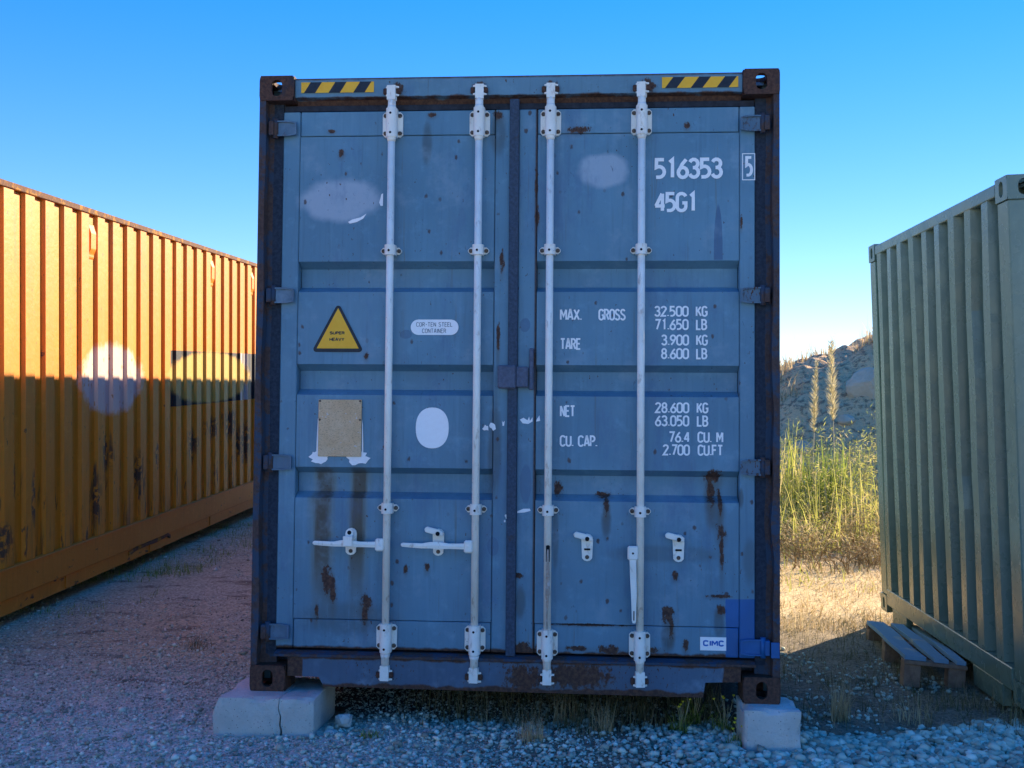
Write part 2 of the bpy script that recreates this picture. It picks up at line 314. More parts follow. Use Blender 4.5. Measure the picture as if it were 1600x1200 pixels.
green_grass_mat = by_rnd('fresh_green_grass', [(0, (.14, .20, .03)), (.6, (.27, .34, .06)), (1, (.46, .46, .13))], .7, .5)
weed_mat = by_rnd('yellow_green_weed', [(0, (.30, .33, .05)), (.5, (.52, .52, .11)), (.8, (.66, .57, .19)), (1, (.74, .58, .32))], .75, .5)
plume_mat = by_rnd('tan_plume', [(0, (.56, .48, .26)), (1, (.80, .70, .44))], .8, .4)
stem_mat = simple('dry_stem', (.42, .34, .18), (.55, .45, .26), 20, .8)
flower_mat = simple('yellow_petal', (.75, .62, .02), (.82, .70, .05), 40, .6)

# ------------------------------------------------------------------ object helpers
def tag(o, label=None, cat=None, group=None, kind=None):
    if label: o['label'] = label
    if cat: o['category'] = cat
    if group: o['group'] = group
    if kind: o['kind'] = kind
    return o
def thing(name, label, cat, loc=(0, 0, 0), mat=None, group=None):
    o = bpy.data.objects.new(name, None); COL.objects.link(o); o.empty_display_size = .2
    if mat is not None: o.matrix_world = mat
    else: o.location = loc
    return tag(o, label, cat, group)

class MB:
    def __init__(s): s.bm = bmesh.new(); s.warp = None
    def box(s, x0, x1, y0, y1, z0, z1, bev=0., mat=0, seg=1):
        vs = [s.bm.verts.new((x, y, z)) for x in (x0, x1) for y in (y0, y1) for z in (z0, z1)]
        fs = [s.bm.faces.new([vs[i] for i in q]) for q in ((0, 1, 3, 2), (4, 6, 7, 5), (0, 4, 5, 1), (2, 3, 7, 6), (0, 2, 6, 4), (1, 5, 7, 3))]
        for f in fs: f.material_index = mat
        if bev:
            ed = list({e for f in fs for e in f.edges})
            bmesh.ops.recalc_face_normals(s.bm, faces=fs)
            r = bmesh.ops.bevel(s.bm, geom=ed, offset=bev, segments=seg, affect='EDGES', profile=.5)
            for f in r['faces']: f.material_index = mat
        return s
    def prism(s, poly, axis, a, b, mat=0, bev=0.):
        def pt(u, v, t): return {'x': (t, u, v), 'y': (u, t, v), 'z': (u, v, t)}[axis]
        A = [s.bm.verts.new(pt(u, v, a)) for u, v in poly]; B = [s.bm.verts.new(pt(u, v, b)) for u, v in poly]
        n = len(poly); fs = [s.bm.faces.new(A), s.bm.faces.new(B[::-1])]
        for i in range(n): fs.append(s.bm.faces.new((A[i], B[i], B[(i+1) % n], A[(i+1) % n])))
        for f in fs: f.material_index = mat
        if bev:
            bmesh.ops.recalc_face_normals(s.bm, faces=fs)
            r = bmesh.ops.bevel(s.bm, geom=list({e for f in fs for e in f.edges}), offset=bev, segments=1, affect='EDGES')
            for f in r['faces']: f.material_index = mat
        return s
    def cyl(s, p0, p1, r0, r1=None, seg=12, mat=0, caps=True):
        r1 = r0 if r1 is None else r1; p0 = Vector(p0); p1 = Vector(p1); d = (p1-p0).normalized()
        a = d.orthogonal().normalized(); b = d.cross(a)
        R = [[s.bm.verts.new(p+a*r*math.cos(2*math.pi*i/seg)+b*r*math.sin(2*math.pi*i/seg)) for i in range(seg)] for p, r in ((p0, r0), (p1, r1))]
        for i in range(seg):
            f = s.bm.faces.new((R[0][i], R[0][(i+1) % seg], R[1][(i+1) % seg], R[1][i])); f.smooth = True; f.material_index = mat
        if caps:
            for q in (R[0][::-1], R[1]): s.bm.faces.new(q).material_index = mat
        return s
    def loft(s, rings, mat=0, smooth=False, closed=True, caps=True):
        V = [[s.bm.verts.new(p) for p in r] for r in rings]; n = len(V[0])
        for A, B in zip(V, V[1:]):
            for i in range(n if closed else n-1):
                f = s.bm.faces.new((A[i], A[(i+1) % n], B[(i+1) % n], B[i])); f.material_index = mat; f.smooth = smooth
        if caps:
            for q in (V[0][::-1], V[-1]): s.bm.faces.new(q).material_index = mat
        return s
    def quad(s, *p, mat=0):
        f = s.bm.faces.new([s.bm.verts.new(q) for q in p]); f.material_index = mat; return s
    def plate_hole(s, c, u, v, n, hu, hv, ru, rv, th, mat=0, seg=24):
        """rectangular plate with an oblong hole; c outer-face centre, n outward normal"""
        c, u, v, n = Vector(c), Vector(u), Vector(v), Vector(n); rm = min(ru, rv)
        outer = []; inner = []
        for i in range(seg):
            a = 2*math.pi*(i+.5)/seg; ca, sa = math.cos(a), math.sin(a)
            k = min(hu/abs(ca) if abs(ca) > 1e-6 else 9, hv/abs(sa) if abs(sa) > 1e-6 else 9)
            outer.append((ca*k, sa*k))
            iu = rm*ca+(ru-rm)*(1 if ca > 0 else -1); iv = rm*sa+(rv-rm)*(1 if sa > 0 else -1); inner.append((iu, iv))
        L = [[s.bm.verts.new(c+u*a+v*b-n*t) for a, b in q] for q, t in ((outer, 0), (inner, 0), (inner, th), (outer, th))]
        for A, B in ((0, 1), (1, 2), (2, 3)):
            for i in range(seg):
                j = (i+1) % seg; s.bm.faces.new((L[A][i], L[A][j], L[B][j], L[B][i])).material_index = mat
        return s
    def build(s, name, mats, parent=None, warp=None, norm=True):
        if warp:
            for v in s.bm.verts: v.co = warp(v.co)
        if norm: bmesh.ops.recalc_face_normals(s.bm, faces=s.bm.faces)
        me = bpy.data.meshes.new(name); s.bm.to_mesh(me); s.bm.free()
        for m in (mats if isinstance(mats, (list, tuple)) else [mats]): me.materials.append(m)
        o = bpy.data.objects.new(name, me); COL.objects.link(o)
        if parent is not None: o.parent = parent
        return o
def raw(name, V, F, mat, parent=None, rnd=None, smooth=False):
    """fast mesh from numpy arrays; F is (n,3) or (n,4)"""
    me = bpy.data.meshes.new(name); k = F.shape[1]
    me.vertices.add(len(V)); me.vertices.foreach_set('co', np.ascontiguousarray(V, np.float32).ravel())
    me.loops.add(F.size); me.loops.foreach_set('vertex_index', np.ascontiguousarray(F, np.int32).ravel())
    me.polygons.add(len(F)); me.polygons.foreach_set('loop_start', np.arange(0, F.size, k, dtype=np.int32))
    if smooth: me.polygons.foreach_set('use_smooth', np.ones(len(F), bool))
    if rnd is not None:
        a = me.attributes.new('rnd', 'FLOAT', 'POINT'); a.data.foreach_set('value', np.ascontiguousarray(rnd, np.float32))
    me.update(calc_edges=True); me.validate(); me.materials.append(mat)
    o = bpy.data.objects.new(name, me); COL.objects.link(o)
    if parent is not None: o.parent = parent
    return o

# ------------------------------------------------------------------ ground
def vnoise(x, y, f, seed=0):
    x = np.asarray(x, float)*f+seed*17.3; y = np.asarray(y, float)*f+seed*9.1
    xi = np.floor(x); yi = np.floor(y); fx = x-xi; fy = y-yi; fx = fx*fx*(3-2*fx); fy = fy*fy*(3-2*fy)
    def h(a, b):
        s = np.sin(a*127.1+b*311.7+seed*74.7)*43758.5453; return s-np.floor(s)
    return (h(xi, yi)*(1-fx)+h(xi+1, yi)*fx)*(1-fy)+(h(xi, yi+1)*(1-fx)+h(xi+1, yi+1)*fx)*fy
def sstep(v, a, b):
    t = np.clip((np.asarray(v, float)-a)/(b-a), 0, 1); return t*t*(3-2*t)
def gz(x, y):
    x = np.asarray(x, float); y = np.asarray(y, float)
    k = .043-.025*sstep(x, -1.5, 1.5)
    yy = np.clip(y-.8, 0, 30)
    z = .045-.01*sstep(x, -1, 1)+k*yy
    near = 1-sstep(np.hypot(x, y), 14, 30)
    z += near*(.035*(vnoise(x, y, .9, 1)-.5)+.022*(vnoise(x, y, 3.1, 2)-.5)+.010*(vnoise(x, y, 9, 3)-.5))
    z -= .05*sstep(np.abs(x+3.9), 1.1, .2)*0
    return z
def axis_coords(lo, hi, step, far):
    a = np.arange(lo, hi, step); out = [step*1.3]
    while sum(out) < far: out.append(out[-1]*1.35)
    c = np.cumsum(out); return np.concatenate([lo-c[::-1], a, a[-1]+c])
gx = axis_coords(-5.5, 5.5, .05, 400); gy = axis_coords(-1.6, 7, .05, 400)
X, Y = np.meshgrid(gx, gy, indexing='ij'); n1, n2 = X.shape
I = np.arange(n1*n2).reshape(n1, n2)
F = np.stack([I[:-1, :-1], I[1:, :-1], I[1:, 1:], I[:-1, 1:]], -1).reshape(-1, 4)
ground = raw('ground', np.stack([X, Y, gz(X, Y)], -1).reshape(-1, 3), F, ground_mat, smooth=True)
tag(ground, 'shaded pale gravel and earth ground under the containers', 'ground', kind='structure')

def hill_z(x, y):
    x = np.asarray(x, float); y = np.asarray(y, float)
    crest = 2.45+.40*(x-4.6)+.35*(vnoise(x, y, .35, 5)-.5)
    base = gz(x, y)-.3
    up = sstep(y+.6*(vnoise(x, y, .5, 6)-.5), 12.2, 17.6)
    side = sstep(x, 0.0, 3.0)
    z = base+crest*up*side*(1-.35*sstep(y, 20, 34))
    return z+(.38*(vnoise(x, y, 1.1, 7)-.5)+.22*(vnoise(x, y, 2.7, 8)-.5)+.10*(vnoise(x, y, 6.1, 9)-.5))*up*(1-.5*up*0)
hx = np.concatenate([np.arange(-2, 2.5, .3), np.arange(2.5, 9, .06), np.arange(9, 26, .3)]); hy = np.concatenate([np.arange(11, 20, .06), np.arange(20, 36, .3)])
X, Y = np.meshgrid(hx, hy, indexing='ij'); n1, n2 = X.shape; I = np.arange(n1*n2).reshape(n1, n2)
F = np.stack([I[:-1, :-1], I[1:, :-1], I[1:, 1:], I[:-1, 1:]], -1).reshape(-1, 4)
tag(raw('hill', np.stack([X, Y, hill_z(X, Y)], -1).reshape(-1, 3), F, hill_mat, smooth=True), 'earth mound rising behind the weeds', 'hill', kind='structure')

# ------------------------------------------------------------------ shared container pieces
def casting(mb, x0, x1, y0, y1, z0, z1, front=-1, side=0, top=0, end=True, mat=0, dark=1):
    """hollow corner casting: plates with oblong holes on its outer faces; front -1/+1 = -y/+y, side -1/+1, top -1/+1"""
    t = .022; cx, cy, cz = (x0+x1)/2, (y0+y1)/2, (z0+z1)/2; hx_, hy_, hz_ = (x1-x0)/2, (y1-y0)/2, (z1-z0)/2
    def face(n, has):
        n = Vector(n); ax = [i for i in range(3) if n[i]][0]
        h = [hx_, hy_, hz_]; c = Vector((cx, cy, cz))+Vector([n[i]*h[i] for i in range(3)])
        if ax == 1: u, v, hu, hv, ru, rv = (1, 0, 0), (0, 0, 1), hx_, hz_, .026, .039
        elif ax == 0: u, v, hu, hv, ru, rv = (0, 1, 0), (0, 0, 1), hy_, hz_, .026, .039
        else: u, v, hu, hv, ru, rv = (1, 0, 0), (0, 1, 0), hx_, hy_, .032, .055
        if has: mb.plate_hole(c, u, v, n, hu, hv, ru, rv, t, mat)
        else:
            u, v = Vector(u), Vector(v); mb.quad(c-u*hu-v*hv, c+u*hu-v*hv, c+u*hu+v*hv, c-u*hu+v*hv, mat=mat)
    face((0, -1, 0), front == -1); face((0, 1, 0), front == 1)
    face((-1, 0, 0), side == -1); face((1, 0, 0), side == 1)
    face((0, 0, -1), top == -1); face((0, 0, 1), top == 1)
def corr(y0, y1, pitch, depth, flat=.26):
    """trapezoid wave: list of (y, d) from y0 to y1; d=0 outer, depth inner"""
    n = max(1, round((y1-y0)/pitch)); p = (y1-y0)/n; out = []; s_ = .5-flat
    for i in range(n):
        b = y0+i*p
        out += [(b, 0), (b+flat*p, 0), (b+(flat+s_)*p, depth), (b+(2*flat+s_)*p, depth)]
    return out+[(y1, 0)]

# ------------------------------------------------------------------ BLUE CONTAINER
SH = .045
def shear(co): return Vector((co.x, co.y, co.z+SH*max(co.y-.2, 0)))
Z0, Z1, HW, LEN = .22, 3.116, 1.219, 12.19
blue = thing('shipping_container', 'weathered blue shipping container with closed doors and four white locking bars, on concrete blocks', 'container')
# body
for sx in (-1, 1):
    m = MB(); pr = corr(.24, LEN-.2, .278, .036)
    m.loft([[(sx*(HW-.008-d), y, Z0+.15) for y, d in pr], [(sx*(HW-.008-d), y, Z1-.06) for y, d in pr]], closed=False, caps=False)
    m.build('side_panel', body_mat, blue, shear)
    MB().box(*sorted((sx*HW, sx*(HW-.06))), .16, LEN-.17, Z1-.075, Z1-.012).build('top_rail', body_mat, blue, shear)
    MB().box(*sorted((sx*HW, sx*(HW-.05))), .16, LEN-.17, Z0+.01, Z0+.165).build('bottom_rail', body_mat, blue, shear)
MB().box(-HW+.05, HW-.05, .14, LEN-.05, Z1-.035, Z1-.02).build('roof_panel', body_mat, blue, shear)
MB().box(-HW+.05, HW-.05, .14, LEN-.05, Z0+.10, Z0+.16).build('floor_panel', inner_mat, blue, shear)
MB().box(-HW+.1, HW-.1, LEN-.06, LEN-.02, Z0+.12, Z1-.06).build('end_wall', body_mat, blue, shear)
# castings
for sx in (-1, 1):
    for sz in (-1, 1):
        for fr in (-1, 1):
            m = MB(); a = sorted((sx*HW, sx*(HW-.166))); z = (Z1-.118, Z1) if sz > 0 else (Z0, Z0+.118)
            y = (0, .178) if fr < 0 else (LEN-.178, LEN)
            casting(m, a[0], a[1], y[0], y[1], z[0], z[1], fr, sx, sz)
            o = m.build('corner_casting', [casting_mat], blue, shear if fr > 0 else None)
# front posts, with the dents of long use along their lips
for sx in (-1, 1):
    rings = []
    for i in range(61):
        z = Z0+.1183+(2.896-.2366)*i/60
        wv = .004*math.sin(z*9+sx)+.005*(float(vnoise(z, sx, 3.3, 4))-.5)+(.007*math.sin(z*17)*max(0, 1-abs(z-1.0)/.8) if sx > 0 else 0)
        P = [(HW-.001, .004), (HW-.031+wv*.8, .004+abs(wv)*.5), (HW-.033+wv*.8, .062), (HW-.105, .075), (HW-.105, .16), (HW-.001, .16)]
        rings.append([(sx*x, y, z) for x, y in P])
    MB().loft(rings).build('corner_post', post_mat, blue)
    MB().box(*sorted((sx*(HW-.038), sx*(HW-.103))), .066, .074, Z0+.16, Z1-.12).build('jamb_liner', inner_mat, blue)
for fr in (1,):
    for sx in (-1, 1):
        MB().box(*sorted((sx*(HW-.002), sx*(HW-.14))), LEN-.16, LEN-.002, Z0+.1183, Z1-.1183).build('corner_post', post_mat, blue, shear)
# header and sill
hd = MB().prism([(.022, 3.016), (.018, 3.105), (.10, 3.108), (.16, 3.10), (.16, 2.985), (.07, 2.985), (.06, 3.010)], 'x', -HW+.168, HW-.168).build('door_header', header_mat, blue)
MB().box(-HW+.11, HW-.11, .055, .11, 2.958, 2.984).build('seal_and_gap_shade', rubber_gap_mat, blue)
si = MB()
si.prism([(-1.044, .336), (-1.044, .29), (-.895, .288), (-.872, .245), (.875, .238), (.885, .306), (1.044, .312), (1.044, .378), (-1.044, .378)], 'y', .014, .15)
sill = si.build('door_sill', sill_mat, blue)
MB().prism([(.004, .381), (.004, .392), (.05, .402), (.12, .402), (.12, .381)], 'x', -HW+.11, HW-.11).build('sill_lip', post_mat, blue)
MB().box(-1.10, 1.10, .118, .138, .403, 2.984).build('seal_and_gap_shade', rubber_gap_mat, blue)  # dark backing sheet across the doorway, its black painted in as gap shade

# ---- stroke lettering
def arc(cx, cy, rx, ry, a0, a1, n=8): return [(cx+rx*math.cos(rad(a0+(a1-a0)*i/n)), cy+ry*math.sin(rad(a0+(a1-a0)*i/n))) for i in range(n+1)]
def oval(w=.46, t=.23): 
    r = w/2; return arc(r, 1-t, r, t, 0, 180)+arc(r, t, r, t, 180, 360)+[(w, 1-t)]
GL = {
 '0': [oval()], 'O': [oval()], '1': [[(.13, .85), (.28, 1), (.28, 0)]],
 '2': [arc(.22, .77, .22, .23, 170, -15)+[(0, 0), (.46, 0)]],
 '3': [arc(.21, .765, .21, .235, 160, -75)+[(.16, .535)], arc(.22, .27, .23, .27, 78, -160, 10)],
 '4': [[(.36, 0), (.36, 1)], [(.335, 1), (.01, .28)], [(-.03, .28), (.48, .28)]],
 '5': [[(.42, 1), (.04, 1), (.03, .56)]+arc(.17, .31, .27, .30, 100, -100, 10)+[(.02, .01)]],
 '6': [arc(.23, .27, .23, .28, 0, 360, 16), [(.40, 1), (.20, .74), (.03, .36)]],
 '7': [[(0, 1), (.44, 1), (.15, 0)]],
 '8': [arc(.22, .765, .19, .235, 0, 360, 14), arc(.22, .275, .22, .275, 0, 360, 14)],
 '9': [arc(.23, .73, .23, .27, 0, 360, 16), [(.06, 0), (.26, .26), (.43, .64)]],
 'A': [[(0, 0), (.21, 1), (.27, 1), (.48, 0)], [(.09, .28), (.39, .28)]],
 'B': [[(0, 0), (0, 1), (.22, 1)]+arc(.22, .765, .2, .235, 80, -90, 6)+[(0, .53)], [(.02, .53), (.22, .53)]+arc(.23, .265, .22, .265, 80, -90, 6)+[(0, 0)]],
 'C': [arc(.23, .77, .23, .23, 15, 180, 7)+arc(.23, .23, .23, .23, 180, 345, 7)],
 'D': [[(0, 0), (0, 1), (.2, 1)]+arc(.2, .72, .25, .28, 80, 0, 5)+arc(.2, .28, .25, .28, 0, -90, 5)+[(0, 0)]],
 'E': [[(.4, 1), (0, 1), (0, 0), (.4, 0)], [(0, .53), (.34, .53)]], 'F': [[(.4, 1), (0, 1), (0, 0)], [(0, .53), (.34, .53)]],
 'G': [arc(.23, .77, .23, .23, 15, 180, 7)+arc(.23, .23, .23, .23, 180, 360, 7)+[(.46, .45), (.27, .45)]],
 'H': [[(0, 0), (0, 1)], [(.44, 0), (.44, 1)], [(0, .5), (.44, .5)]], 'I': [[(.05, 0), (.05, 1)]],
 'K': [[(0, 0), (0, 1)], [(.44, 1), (.04, .45)], [(.15, .60), (.46, 0)]], 'L': [[(0, 1), (0, 0), (.4, 0)]],
 'M': [[(0, 0), (0, 1)], [(.02, 1), (.27, .35), (.52, 1)], [(.54, 1), (.54, 0)]], 'N': [[(0, 0), (0, 1)], [(.02, 1), (.42, 0)], [(.44, 0), (.44, 1)]],
 'P': [[(0, 0), (0, 1), (.2, 1)]+arc(.2, .74, .22, .26, 80, -90, 6)+[(0, .48)]],
 'R': [[(0, 0), (0, 1), (.2, 1)]+arc(.2, .75, .22, .25, 80, -90, 6)+[(0, .5)], [(.22, .5), (.45, 0)]],
 'S': [arc(.22, .77, .21, .23, 20, 190, 7)+[(.09, .60), (.36, .42)]+arc(.22, .24, .23, .24, 20, -160, 7)],
 'T': [[(0, 1), (.46, 1)], [(.23, 1), (.23, 0)]], 'U': [[(0, 1), (0, .23)]+arc(.23, .23, .23, .23, 180, 360, 8)+[(.46, 1)]],
 'V': [[(0, 1), (.23, 0), (.46, 1)]], 'X': [[(0, 1), (.46, 0)], [(.46, 1), (0, 0)]], 'Y': [[(0, 1), (.23, .5), (.46, 1)], [(.23, .5), (.23, 0)]],
 '-': [[(.04, .48), (.30, .48)]], '.': [[(.03, 0), (.03, .1)]]}
def strip(mb, pts, th, y, mat=0):
    closed = math.dist(pts[0], pts[-1]) < 1e-6
    q = [pts[0]]
    for p in pts[1:]:
        if math.dist(p, q[-1]) > 1e-6: q.append(p)
    if closed: q = q[:-1] if math.dist(q[0], q[-1]) < 1e-6 else q
    n = len(q); L = []
    for i in range(n):
        a = q[i-1] if (i or closed) else None; b = q[(i+1) % n] if (i < n-1 or closed) else None
        def nrm(p, r):
            d = (r[0]-p[0], r[1]-p[1]); l = math.hypot(*d); return (-d[1]/l, d[0]/l)
        if a is None: nn = nrm(q[i], b); k = 1
        elif b is None: nn = nrm(a, q[i]); k = 1
        else:
            n1_, n2_ = nrm(a, q[i]), nrm(q[i], b); sx = (n1_[0]+n2_[0], n1_[1]+n2_[1]); l = math.hypot(*sx) or 1e-6; nn = (sx[0]/l, sx[1]/l)
            k = min(1/max(nn[0]*n1_[0]+nn[1]*n1_[1], .35), 2.2)
        L.append([mb.bm.verts.new((q[i][0]+s*nn[0]*k*th/2, y, q[i][1]+s*nn[1]*k*th/2)) for s in (1, -1)])
    for i in range(n if closed else n-1):
        j = (i+1) % n; f = mb.bm.faces.new((L[i][0], L[j][0], L[j][1], L[i][1])); f.material_index = mat
def letters(mb, text, x0, x1, z0, z1, y, th, gap=.16, mat=0, tight=False):
    """x0..x1 outer extent, z0..z1 cap height; strokes keep even width"""
    pen = 0; items = []
    for ch in text:
        if ch == ' ': pen += .45; continue
        g = GL[ch]; wd = .46 if ch.isdigit() else max(p[0] for s in g for p in s)
        items.append((pen, g)); pen += wd+(gap if ch != '.' else gap*1.25)
    tot = pen-gap; h = z1-z0-th; sx = (x1-x0-th)/tot
    k = 0
    for px, g in items:
        for s in g:
            strip(mb, [(x0+th/2+(px+p[0])*sx, z0+th/2+p[1]*h) for p in s], th, y-.00025*(k % 3), mat); k += 1

# ---- doors
YF = .05
def make_door(x0, x1, px0, px1, mat):
    """frame of square tube plus pressed panel with three horizontal troughs"""
    d = MB(); zb, zt = .412, 2.955
    d.box(x0, px0-.0025, YF, .115, zb, zt, .004); d.box(px1+.0025, x1, YF, .115, zb, zt, .004)
    d.box(px0+.001, px1-.001, YF+.001, .096, 2.837, zt-.001, .003); d.box(px0+.001, px1-.001, YF+.001, .096, zb+.001, .548, .003)
    door = d.build('door', mat, blue)
    pr = [(2.8335, YF+.002)]
    for a, b, c, e in ((2.236, 2.206, 2.118, 2.090), (1.748, 1.718, 1.630, 1.602), (1.262, 1.232, 1.145, 1.116)):
        pr += [(a, YF+.002), (b, YF+.060), (c, YF+.060), (e, YF+.002)]
    pr += [(.5515, YF+.002)]
    p = MB(); nx = 9; rings = []
    for i in range(nx+1):
        x = px0+(px1-px0)*i/nx
        rings.append([(x, y+.0025*math.sin(i*2.3+z*5)*(0 < i < nx), z) for z, y in pr])
    p.loft(rings, closed=False, caps=False)
    p.loft([[(px0+(px1-px0)*t, .1125, z) for z in (2.8335, .5515)] for t in (0, 1)], closed=False, caps=False)
    p.build('pressed_panel', mat, door)
    return door
door_l = make_door(-1.113, -.022, -1.030, -.098, door_l_mat)
door_r = make_door(.016, 1.113, .105, 1.040, door_r_mat)
# cover strip over the meeting edges, lock box
MB().box(-.027, .018, .030, .0495, .40, 3.0, .003).build('cover_strip', navy_mat, door_r)
lk = MB(); lk.box(-.072, .012, .004, .046, 1.636, 1.744, .006); lk.box(.0125, .070, .012, .048, 1.642, 1.738, .005); lk.box(.074, .094, .02, .0495, 1.63, 1.825, .004)
lk.build('lock_box', lock_mat, door_r)

RX = [-.583, -.169, .166, .589]
def locking_bar(x, door, dz, catch_dir):
    yc = .006; R = .0172
    b = MB()
    b.cyl((x, yc, .50), (x, yc, 2.86), R, seg=18)
    b.cyl((x, yc, 2.795), (x, yc, 2.82), R, .024, 18); b.cyl((x, yc, 2.945), (x, yc, 2.965), .0245, .019, 18); b.cyl((x, yc, 2.94), (x, yc, 2.995), .0185, .0185, 18)
    b.cyl((x, yc, .405), (x, yc, .38), .024, .018, 18); b.cyl((x, yc, .345), (x, yc, .50), .0185, .0185, 18)
    b.build('locking_bar', bar_mat, door)
    for s, zz in ((1, 3.0), (-1, .342)):      # cam heads, top and bottom
        c = MB(); tw = random.uniform(-.35, .35) if s > 0 else random.uniform(-.2, .5)
        pts = [(-.030, .0), (-.012, -.016), (.014, -.016), (.034, .0), (.014, .016), (-.012, .016)]
        def rot(q): return [(x+a*math.cos(tw)-bb*math.sin(tw), yc+a*math.sin(tw)*.6+bb*math.cos(tw)) for a, bb in q]
        c.prism(rot([(-.020, -.018), (.02, -.018), (.02, .014), (-.02, .014)]), 'z', *sorted((zz-s*.008, zz+s*.060)))
        c.prism(rot(pts), 'z', *sorted((zz+s*.012, zz+s*.020))); c.prism(rot(pts), 'z', *sorted((zz+s*.050, zz+s*.058)))
        c.build('cam_head', bar_mat, door)
        MB().box(x+.012, x+.040, .0, .017 if s > 0 else .013, *sorted((zz+s*.022, zz+s*.048)), .004).build('cam_keeper', casting_mat, hd if s > 0 else sill)
        MB().box(x-.042, x-.024, .002, .017 if s > 0 else .013, *sorted((zz+s*.020, zz+s*.05)), .004).build('cam_keeper', casting_mat, hd if s > 0 else sill)
    def bracket(z, hh, hw, nb):
        m = MB()
        rr = [( -hw, -hh+.012), (-hw+.012, -hh), (hw-.012, -hh), (hw, -hh+.012), (hw, hh-.012), (hw-.012, hh), (-hw+.012, hh), (-hw, hh-.012)]
        m.prism([(x+a, z+b_) for a, b_ in rr], 'y', .036, YF-.0005)
        rs = .0265; e = hh+.008
        ring = [(x+rs*math.cos(a), yc+rs*math.sin(a)) for a in [math.pi+math.pi*i/10 for i in range(11)]]
        ring = [(x-rs, .0358)]+ring+[(x+rs, .0358)]
        m.prism(ring, 'z', z-e, z+e)
        for sx in (-1, 1):
            for sz in ((-1, 1) if nb == 4 else (0,)):
                m.cyl((x+sx*(hw-.013), .0365, z+sz*(hh-.018)), (x+sx*(hw-.013), .026, z+sz*(hh-.018)), .0105, .008, 9, 1)
        for sz in ((-1, 1) if nb == 4 else (0,)):
            m.cyl((x-.002, yc-rs+.004, z+sz*(hh-.014)-.004), (x-.002, yc-rs-.0006, z+sz*(hh-.014)-.004), .0058, .0058, 8, 2)
        m.build('bar_bracket', [bar_mat, bolt_mat, dark_hole], door)
    bracket(2.884, .060, .048, 4); bracket(2.282, .016, .050, 2); bracket(1.075, .016, .050, 2); bracket(.476+dz, .058, .048, 4)
for x, d, dz in zip(RX, (door_l, door_l, door_r, door_r), (0, 0, -.012, -.010)): locking_bar(x, d, dz, 0)

def handle_left(x, door, z):
    m = MB(); m.box(x-.050, x-.010, -.022, .004, z-.030, z+.028, .007); m.cyl((x-.030, -.021, z), (x-.030, -.027, z), .007, .005, 10)
    m.build('handle_hub', [bar_mat], door)
    h = MB(); R = []
    for t, dzz, hh, dy in ((.048, .000, .013, -.010), (.12, .000, .012, -.012), (.17, .004, .016, -.016), (.21, .004, .014, -.018), (.245, .000, .011, -.014), (.30, .002, .010, -.012), (.336, .004, .009, -.012), (.342, .004, .005, -.012)):
        R.append([(x-t, dy-.007, z+dzz-hh), (x-t, dy-.010, z+dzz), (x-t, dy-.007, z+dzz+hh), (x-t, dy+.007, z+dzz+hh), (x-t, dy+.007, z+dzz-hh)])
    h.loft(R); h.build('handle', bar_mat, door)
handle_left(RX[0], door_l, .908); handle_left(RX[1], door_l, .906)
def catch(x, z, door, open_=0):
    m = MB(); w_, h_ = .027, .063
    cap = [(x+w_*math.cos(rad(a)), z+(h_-w_)*(1 if a <= 180 else -1)+w_*math.sin(rad(a))) for a in range(0, 361, 30) if a != 360]
    m.prism(cap, 'y', .036, YF-.0005); m.cyl((x, .037, z+.040), (x, .030, z+.040), .011, .011, 10, 2); m.cyl((x, .037, z-.044), (x, .030, z-.044), .010, .008, 10, 1)
    m.box(x-.014, x+.014, .030, .0365, z-.012, z-.004, 0, 2)
    if open_:
        m.prism([(x-.002, z+.062), (x-.052, z+.074), (x-.064, z+.062), (x-.058, z+.048), (x-.012, z+.036), (x+.022, z+.030), (x+.026, z+.05)], 'y', .012, .030, 0, .003)
        m.cyl((x, .013, z+.042), (x, .008, z+.042), .010, .010, 10, 2)
    else:
        m.box(x-.020, x+.020, -.034, .036, z+.012, z+.030, .004); m.box(x-.022, x+.022, -.036, -.026, z-.016, z+.032, .003); m.cyl((x-.002, .02, z+.042), (x-.002, .012, z+.042), .018, .018, 12)
        m.cyl((x-.002, .012, z+.044), (x-.002, .010, z+.044), .010, .010, 10, 2)
    m.build('handle_catch', [bar_mat, bolt_mat, dark_hole], door)
catch(-.758, .915, door_l); catch(-.345, .918, door_l, 1); catch(.347, .905, door_r, 1); catch(.765, .908, door_r, 1)
# right door: one handle hangs edge-on before its bar, the other hangs flat beside it
h = MB(); x = RX[2]+.002
h.box(x-.009, x+.009, -.018, -.0118, .84, .918, .004, 1)
R = [[(x-wd+o, y0, z), (x+wd+o, y0, z), (x+wd+o, -.012, z), (x-wd+o, -.012, z)] for z, wd, o, y0 in ((.90, .0035, 0, -.03), (.86, .005, 0, -.042), (.78, .009, .001, -.044), (.70, .0095, 0, -.040), (.67, .006, -.001, -.034), (.60, .0035, -.003, -.028), (.535, .002, -.002, -.020))]
h.loft(R); o = h.build('handle', [worn_mat, dark_hole], door_r); o['label'] = 'bare worn handle hanging edge-on before its bar'
h = MB(); x = RX[3]-.034
h.box(x-.024, x+.024, -.022, .004, .856, .920, .007); h.cyl((x, -.021, .888), (x, -.0235, .888), .005, .005, 8, 1)
h.build('handle_hub', [bar_mat, dark_hole], door_r)
h = MB()
h.loft([[(x-wd+o, -.022+k, z), (x+wd+o, -.022+k, z), (x+wd+o, -.004+k, z), (x-wd+o, -.004+k, z)] for z, wd, o, k in ((.858, .015, .0, 0), (.75, .014, .003, 0), (.70, .013, .005, 0), (.66, .011, .005, .002), (.58, .009, .006, .004), (.572, .006, .006, .004))])
h.box(x+.003, x+.008, -.0192, -.0182, .585, .685, 0, 1); h.build('handle', [bar_mat, dark_hole], door_r)
